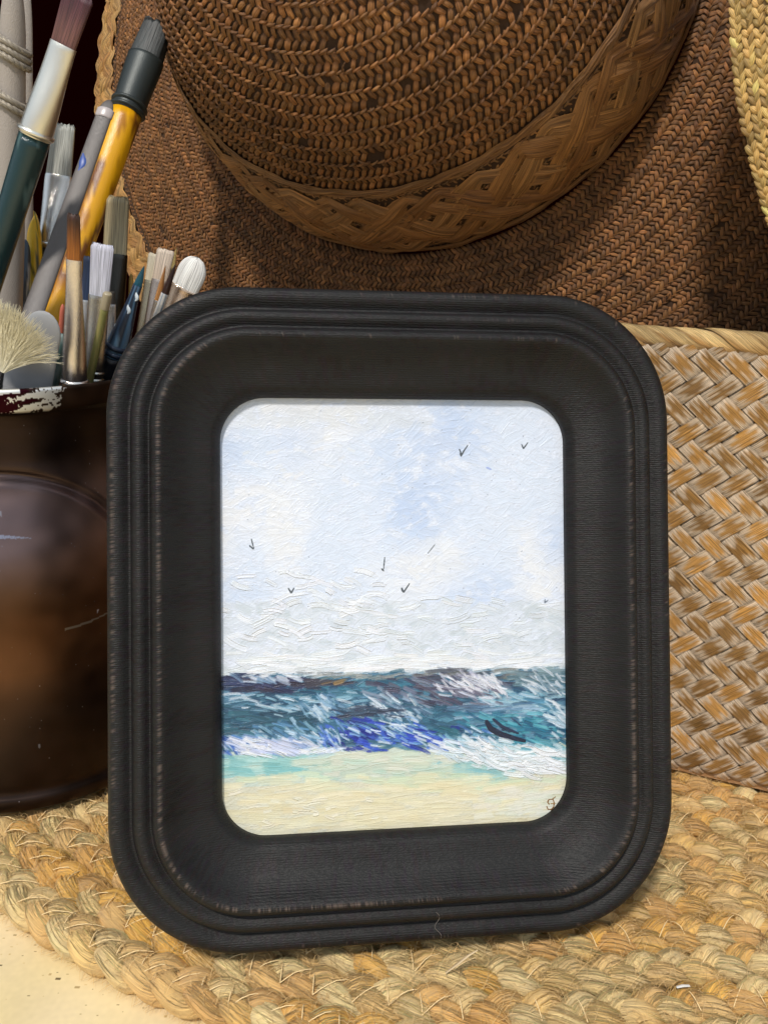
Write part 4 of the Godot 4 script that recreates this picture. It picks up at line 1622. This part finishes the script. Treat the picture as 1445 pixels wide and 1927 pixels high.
	var s_pole := [Vector3(-0.1537, 0.0108, -0.0800), Vector3(-0.1258, 0.2694, -0.0800), [0.2601, 0.2512, 0.2362, 0.184], [0.0076, 0.0077, 0.0081, 0.0093]]
	var s_pole_back := [Vector3(-0.1493, 0.0105, -0.0869), Vector3(-0.1297, 0.2742, -0.1000), [0.2647, 0.2552, 0.239, 0.184], [0.0053, 0.0053, 0.0054, 0.0064]]
	#END

	var silver := Color(0.72, 0.70, 0.66)
	var o := stick_root("paintbrush", s_mauve_flat, "large brush with mauve bristles, bright silver ferrule and dark green handle", "paintbrush", g)
	handle(o, s_mauve_flat, [Color(0.010, 0.034, 0.036), Color(0.06, 0.11, 0.11)], 0.16, -0.25)
	ferrule(o, s_mauve_flat, Color(0.80, 0.77, 0.68), 0.62, 0.30, 1)
	bristles(o, s_mauve_flat, Color(0.20, 0.085, 0.07), Color(0.085, 0.022, 0.035), 0.35, "flat")

	o = stick_root("paintbrush", s_pale_flat, "wide flat brush with pale grey bristles and a shiny ferrule behind the green handle", "paintbrush", g)
	handle(o, s_pale_flat, [Color(0.05, 0.04, 0.03)], 0.3)
	ferrule(o, s_pale_flat, silver, 0.4, 0.12, 1)
	bristles(o, s_pale_flat, Color(0.56, 0.56, 0.50), Color(0.46, 0.47, 0.43), 0.28, "flat", 0.5, 0.05)

	o = stick_root("paintbrush", s_yellow_round, "thick yellow handled brush with black ferrule and black painted head", "paintbrush", g)
	handle(o, s_yellow_round, [Color(0.80, 0.40, 0.008), Color(0.20, 0.07, 0.012), Color(0.46, 0.19, 0.01)], 0.30, 0.16)
	ferrule(o, s_yellow_round, Color(0.035, 0.040, 0.040), 0.85, 0.42, 2, Color(0, 0, 0, 0), 0.3)
	bristles(o, s_yellow_round, Color(0.030, 0.036, 0.036), Color(0.022, 0.025, 0.025), 0.7, "flat", 0.5, 0.10)

	o = stick_root("palette_knife", s_grey_strip, "long grey plastic strip with a blue paint blot lying along the yellow handle", "tool", g)
	handle(o, s_grey_strip, [Color(0.105, 0.092, 0.090)], 0.4, 0.0, 0.35, true)
	var bb := Buf.new()
	var blot := PackedVector3Array()
	var blot_r := PackedFloat32Array()
	for i in 9:
		var f := i / 8.0
		blot.append(Vector3(-0.0015 + 0.0006 * sin(f * 4.0), 0.1225 + 0.0066 * f, 0.00085))
		blot_r.append(0.0013 * sin(PI * clampf(f, 0.05, 0.95)))
	tube(bb, blot, blot_r, 9, Color(0.03, 0.075, 0.32), Vector3.BACK, 0.35)
	part("paint_blot", bb, mat("blue paint", 0.4), o)
	bb = Buf.new()
	turned(bb, PackedVector2Array([Vector2(0.0024, 0.1440), Vector2(0.0030, 0.1445), Vector2(0.0030, 0.1470), Vector2(0.0024, 0.1475)]), 16, one(Color(0.42, 0.38, 0.38)), 1.0, 0.5)
	part("collar", bb, mat("pale collar", 0.3), o)

	o = stick_root("paintbrush", s_cream_flat, "large brush with greyish cream bristles and a black ferrule, behind the white brush", "paintbrush", g)
	handle(o, s_cream_flat, [Color(0.02, 0.018, 0.016)], 0.25)
	ferrule(o, s_cream_flat, Color(0.06, 0.055, 0.05), 0.6, 0.22, 1)
	bristles(o, s_cream_flat, Color(0.58, 0.49, 0.30), Color(0.44, 0.36, 0.21), 0.4, "flat")

	o = stick_root("paintbrush", s_sable, "small flat brush with orange brown bristles and a long polished ferrule ending in two rings", "paintbrush", g)
	handle(o, s_sable, [Color(0.03, 0.02, 0.015)], 0.2)
	ferrule(o, s_sable, Color(0.78, 0.70, 0.64), 0.5, 0.13, 2)
	bristles(o, s_sable, Color(0.46, 0.145, 0.016), Color(0.06, 0.022, 0.010), 0.4, "flat", 0.4, 0.025)

	o = stick_root("paintbrush", s_lavender, "flat brush with lavender white bristles beside the orange brown bristled brush", "paintbrush", g)
	handle(o, s_lavender, [Color(0.04, 0.05, 0.03)], 0.25)
	ferrule(o, s_lavender, Color(0.55, 0.53, 0.48), 0.5, 0.16, 2)
	bristles(o, s_lavender, Color(0.78, 0.78, 0.87), Color(0.74, 0.74, 0.87), 0.25, "flat", 0.6)

	o = stick_root("paintbrush", s_navy_bristle, "narrow brush with dark blue bristles between the orange brown and lavender bristles", "paintbrush", g)
	handle(o, s_navy_bristle, [Color(0.04, 0.04, 0.04)], 0.3)
	ferrule(o, s_navy_bristle, silver, 0.6, 0.2, 1)
	bristles(o, s_navy_bristle, Color(0.030, 0.055, 0.13), Color(0.018, 0.035, 0.085), 0.4, "flat")

	o = stick_root("stick", s_green_stick, "thin olive green painted stick in front of the lavender brush's ferrule", "stick", g)
	handle(o, s_green_stick, [Color(0.22, 0.22, 0.075), Color(0.30, 0.27, 0.10)], 0.35, 0.1)
	bb = Buf.new()
	turned(bb, PackedVector2Array([Vector2(0.0012, 0.1738), Vector2(0.00145, 0.1742), Vector2(0.00145, 0.1790), Vector2(0.0011, 0.1795), Vector2(0.0001, 0.1796)]), 16, one(Color(0.35, 0.30, 0.20)))
	part("cap", bb, mat("stick cap", 0.3), o)

	o = stick_root("paintbrush", s_navy_painted, "brush with teal tip and ferrule smeared in dark navy and white paint", "paintbrush", g)
	handle(o, s_navy_painted, [Color(0.016, 0.018, 0.022)], 0.25)
	ferrule(o, s_navy_painted, Color(0.020, 0.032, 0.060), 0.8, 0.22, 2, Color(0.10, 0.20, 0.34, 1.0), 0.25)
	bristles(o, s_navy_painted, Color(0.02, 0.13, 0.19), Color(0.015, 0.10, 0.15), 0.5, "point", 0.35)
	bb = Buf.new()
	for q in [[0.1785, 0.0012, 0.6], [0.1735, 0.0017, 1.5], [0.1655, 0.0024, 2.5], [0.1625, 0.0027, 2.2]]:
		var dab := PackedVector3Array()
		var dr := PackedFloat32Array()
		for i in 7:
			var f := i / 6.0
			dab.append(Vector3(cos(q[2]) * q[1] + 0.0005 * sin(f * 5.0), q[0] + 0.0032 * (f - 0.5), absf(sin(q[2])) * q[1] * 0.8 + 0.0005))
			dr.append(0.0007 * sin(PI * clampf(f, 0.06, 0.94)))
		tube(bb, dab, dr, 7, Color(0.66, 0.74, 0.80), Vector3.BACK, 0.5)
	part("paint_dab", bb, mat("white paint", 0.3), o)

	o = stick_root("paintbrush", s_cream_pair, "flat brush with clean cream bristles just behind the beige bristled one", "paintbrush", g)
	handle(o, s_cream_pair, [Color(0.25, 0.16, 0.07)], 0.3)
	ferrule(o, s_cream_pair, Color(0.52, 0.44, 0.30), 0.5, 0.2, 1)
	bristles(o, s_cream_pair, Color(0.88, 0.76, 0.54), Color(0.92, 0.82, 0.62), 0.3, "flat", 0.6)

	o = stick_root("paintbrush", s_beige_pair, "flat square brush with pinkish beige bristles beside the orange pointed brush", "paintbrush", g)
	handle(o, s_beige_pair, [Color(0.42, 0.33, 0.26)], 0.3)
	ferrule(o, s_beige_pair, Color(0.60, 0.50, 0.42), 0.5, 0.25, 1)
	bristles(o, s_beige_pair, Color(0.76, 0.60, 0.46), Color(0.82, 0.68, 0.55), 0.3, "flat", 0.6)

	o = stick_root("paintbrush", s_orange_point, "fine brush with an orange pointed tip in front of the beige bristles", "paintbrush", g)
	handle(o, s_orange_point, [Color(0.10, 0.05, 0.02)], 0.3)
	ferrule(o, s_orange_point, Color(0.66, 0.56, 0.46), 1.0, 0.2, 1)
	bristles(o, s_orange_point, Color(0.58, 0.26, 0.075), Color(0.52, 0.22, 0.055), 1.0, "point", 0.4)

	o = stick_root("paintbrush", s_brown_point, "fine brush with dark brown pointed bristles and a white and blue smeared ferrule", "paintbrush", g)
	handle(o, s_brown_point, [Color(0.42, 0.22, 0.05)], 0.3)
	ferrule(o, s_brown_point, Color(0.62, 0.60, 0.58), 0.9, 0.4, 0, Color(0.16, 0.22, 0.30, 1.0), 0.2)
	bristles(o, s_brown_point, Color(0.055, 0.018, 0.012), Color(0.03, 0.012, 0.010), 0.9, "point", 0.35)

	o = stick_root("paintbrush", s_blond, "brush with a blond yellow pointed tuft behind the dark brown pointed brush", "paintbrush", g)
	handle(o, s_blond, [Color(0.16, 0.09, 0.03)], 0.3)
	ferrule(o, s_blond, Color(0.62, 0.46, 0.20), 0.9, 0.2, 1)
	bristles(o, s_blond, Color(0.62, 0.50, 0.20), Color(0.58, 0.42, 0.14), 0.7, "point", 0.45)

	o = stick_root("paintbrush", s_white_filbert, "rounded brush with bright white bristles and coppery ferrule above the frame's shoulder", "paintbrush", g)
	handle(o, s_white_filbert, [Color(0.05, 0.03, 0.02)], 0.25)
	ferrule(o, s_white_filbert, Color(0.72, 0.52, 0.36), 0.5, 0.12, 1)
	bristles(o, s_white_filbert, Color(0.93, 0.91, 0.86), Color(0.95, 0.93, 0.89), 0.3, "filbert", 0.65, 0.03)

	o = stick_root("paintbrush", s_silver_plain, "brush with a plain bright silver ferrule between the olive stick and the navy smeared brush", "paintbrush", g)
	handle(o, s_silver_plain, [Color(0.05, 0.04, 0.03)], 0.3)
	ferrule(o, s_silver_plain, Color(0.80, 0.78, 0.76), 0.6, 0.14, 2)
	bristles(o, s_silver_plain, Color(0.10, 0.08, 0.06), Color(0.06, 0.05, 0.04), 0.5, "flat")

	o = stick_root("stick", s_gold_stick, "thin gold stick standing against the brown hat brim", "stick", g)
	handle(o, s_gold_stick, [Color(0.50, 0.29, 0.06)], 0.25, 0.0, 1.0, true)

	o = stick_root("paintbrush", s_blue_handle, "brush handle smeared with blue and pale grey paint, left of the grey strip", "paintbrush", g)
	handle(o, s_blue_handle, [Color(0.075, 0.14, 0.22), Color(0.38, 0.42, 0.44), Color(0.03, 0.05, 0.07)], 0.35, 0.2, 1.0, true)

	o = stick_root("paintbrush", s_yellow_point, "bright yellow pointed handle with olive green paint stains", "paintbrush", g)
	handle(o, s_yellow_point, [Color(0.72, 0.44, 0.015), Color(0.13, 0.15, 0.02), Color(0.06, 0.06, 0.015)], 0.3, 0.08, 1.0, true)

	o = stick_root("paintbrush", s_teal_handle, "blunt teal green painted handle beside the grey spatula", "paintbrush", g)
	handle(o, s_teal_handle, [Color(0.075, 0.15, 0.15), Color(0.20, 0.27, 0.26)], 0.4, 0.15, 1.0, true)

	o = stick_root("stick", s_coral_stick, "thin coral red stick peeking out behind the polished ferrule", "stick", g)
	handle(o, s_coral_stick, [Color(0.60, 0.16, 0.10)], 0.35, 0.0, 1.0, true)

	o = stick_root("paintbrush", s_green_small, "slim dark green handled brush with a stub of pale bristles beside the grey pole", "paintbrush", g)
	handle(o, s_green_small, [Color(0.012, 0.040, 0.036)], 0.2)
	ferrule(o, s_green_small, Color(0.02, 0.03, 0.03), 0.9, 0.3, 0)
	bristles(o, s_green_small, Color(0.46, 0.46, 0.30), Color(0.52, 0.52, 0.38), 0.5, "flat", 0.6)

	o = stick_root("scraper", s_grey_plate, "small flat grey translucent plastic scraper behind the frame's shoulder", "scraper", g)
	handle(o, s_grey_plate, [Color(0.25, 0.24, 0.23)], 0.35, 0.0, 0.12)

	# wide grey spatula blade
	o = stick_root("spatula", s_spatula, "broad grey silicone spatula with a rounded end just inside the pot rim", "spatula", g)
	bb = Buf.new()
	var pr_ := PackedVector2Array([Vector2(0.0002, 0.0), Vector2(0.0035, 0.0005), Vector2(0.0035, 0.118)])
	for i in 9:
		pr_.append(Vector2(lerpf(0.0036, 0.0096, smoothstep(0, 1, i / 8.0)), 0.118 + 0.022 * i / 8.0))
	for i in 7:
		pr_.append(Vector2(lerpf(0.0098, 0.0063, pow(i / 6.0, 1.4)), 0.142 + 0.030 * i / 6.0))
	for i in 6:
		var a := PI * 0.5 * (i + 1) / 6.0
		pr_.append(Vector2(maxf(0.0063 * cos(a), 0.0001), 0.172 + 0.0085 * sin(a)))
	turned(bb, pr_, 36, one(Color(0.33, 0.33, 0.335)), 1.0, 0.22)
	part("blade", bb, mat("grey silicone", 0.38, "grain_h", 0.004), o)

	# fan brush: separate hairs
	o = stick_root("fan_brush", s_fan, "cream fan brush spreading its hairs in front of the grey spatula", "paintbrush", g)
	handle(o, s_fan, [Color(0.10, 0.06, 0.03)], 0.3)
	ferrule(o, s_fan, silver, 0.7, 0.2, 1)
	bb = Buf.new()
	for i in 1100:
		var a := clampf(rng.randfn(0.0, 0.38), -0.85, 0.85)
		var ln := 0.0222 * rng.randf_range(0.80, 1.06) * (1.0 - 0.10 * a * a)
		var z0 := rng.randf_range(-0.0006, 0.0006)
		var path := PackedVector3Array()
		var rad := PackedFloat32Array()
		var curl := rng.randf_range(-0.12, 0.12)
		for k in 6:
			var f := k / 5.0
			var aa := a * (0.75 + 0.25 * f) + curl * f * f
			path.append(Vector3(sin(aa) * ln * f + a * 0.0012, 0.1620 + cos(aa) * ln * f, z0 + 0.0016 * f * rng.randf_range(-1, 1)))
			rad.append(0.00011 * (1.0 - 0.6 * f))
		var t := rng.randf_range(0.85, 1.1)
		tube(bb, path, rad, 3, Color(0.86 * t, 0.80 * t, 0.60 * t), Vector3.BACK)
	part("bristles", bb, mat("fan hair", 0.55), o, "stuff")

	# grey poles tied with cord
	var gm := mat("weathered paint", 0.6, "streak_h", 0.012, "streak")
	gm = mat("weathered paint", 0.6, "grain_h", 0.012)
	o = stick_root("pole", s_pole, "taupe grey round pole wrapped with twisted cord at the left edge", "pole", g)
	handle(o, s_pole, [Color(0.34, 0.30, 0.265)], 0.6, 0.0, 1.0, true, gm)
	var cord := mat("cotton cord", 0.85, "streak_h", 0.02, "streak")
	for it in [[0.2385, 3], [0.2225, 2]]:
		for turn_ in it[1]:
			var cb := Buf.new()
			for ply in 3:
				var path := PackedVector3Array()
				var rad := PackedFloat32Array()
				for i in 61:
					var a := TAU * i / 60.0
					var tw := a * 7.0 + TAU * ply / 3.0
					var rr := 0.0049 + 0.00055 * cos(tw)
					path.append(Vector3(cos(a) * rr, it[0] - turn_ * 0.0021 - cos(a) * 0.0022 + 0.0004 * sin(tw), sin(a) * rr))
					rad.append(0.00078)
				tube(cb, path, rad, 6, Color(0.66, 0.58, 0.47), Vector3.UP, 1.0, 0.2)
			part("cord_turn", cb, cord, o)
	o = stick_root("pole", s_pole_back, "paler grey flat stick standing close behind the cord wrapped pole", "pole", g)
	handle(o, s_pole_back, [Color(0.38, 0.335, 0.295)], 0.6, 0.0, 0.5, true, gm)


# ------------------------------------------------------------------ small litter
func build_bits() -> void:
	rng.seed = 71
	var b := Buf.new()
	var X := frame_xform()
	# a curled white hair stuck to the frame's lower moulding
	var path := PackedVector3Array()
	var rad := PackedFloat32Array()
	for i in 25:
		var f := i / 24.0
		path.append(X * Vector3(0.0085 + 0.0008 * sin(f * 8.5) + 0.0012 * f, -0.0820 - 0.0085 * f, lerpf(0.0090, 0.0062, f) + 0.0004))
		rad.append(0.00004)
	tube(b, path, rad, 4, Color(0.30, 0.26, 0.23))
	tag(part("hair", b, mat("hair", 0.6), self), "fine curly pale hair clinging to the frame's bottom moulding", "hair")
	b = Buf.new()
	tube(b, PackedVector3Array([Vector3(0.0165, 0.0008, 0.0375), Vector3(0.0195, 0.0035, 0.0372), Vector3(0.0225, 0.0062, 0.0366), Vector3(0.0250, 0.0078, 0.0362)]), PackedFloat32Array([0.0003, 0.0004, 0.00045, 0.0002]), 5, Color(0.58, 0.44, 0.27), Vector3.UP, 0.5)
	tag(part("straw", b, mat("straw end", 0.7), self), "loose straw end poking up against the frame's bottom edge", "straw")
	b = Buf.new()
	tube(b, PackedVector3Array([Vector3(0.1200, 0.0012, 0.0010), Vector3(0.1212, 0.0018, 0.0032), Vector3(0.1222, 0.0016, 0.0056)]), PackedFloat32Array([0.0003, 0.0008, 0.0005]), 5, Color(0.55, 0.15, 0.04), Vector3.UP, 0.5)
	tag(part("splinter", b, mat("orange splinter", 0.6), self), "orange splinter lying on the jute rug at the right", "splinter")
	b = Buf.new()
	tube(b, PackedVector3Array([Vector3(0.0795, 0.0012, 0.0400), Vector3(0.0812, 0.0016, 0.0398), Vector3(0.0832, 0.0014, 0.0395)]), PackedFloat32Array([0.0004, 0.0005, 0.0004]), 5, Color(0.62, 0.60, 0.56), Vector3.UP, 0.4)
	tag(part("paper_fleck", b, mat("paper fleck", 0.7), self), "tiny white fleck of paper on the rug before the frame", "fleck")


func _ready() -> void:
	noise.noise_type = FastNoiseLite.TYPE_SIMPLEX
	noise.frequency = 0.01
	noise.fractal_type = FastNoiseLite.FRACTAL_NONE
	rng.seed = 3
	set_camera_and_light()
	make_textures()
	build_setting()
	build_rug()
	build_frame()
	build_hats()
	build_basket()
	build_pot()
	build_brushes()
	build_bits()
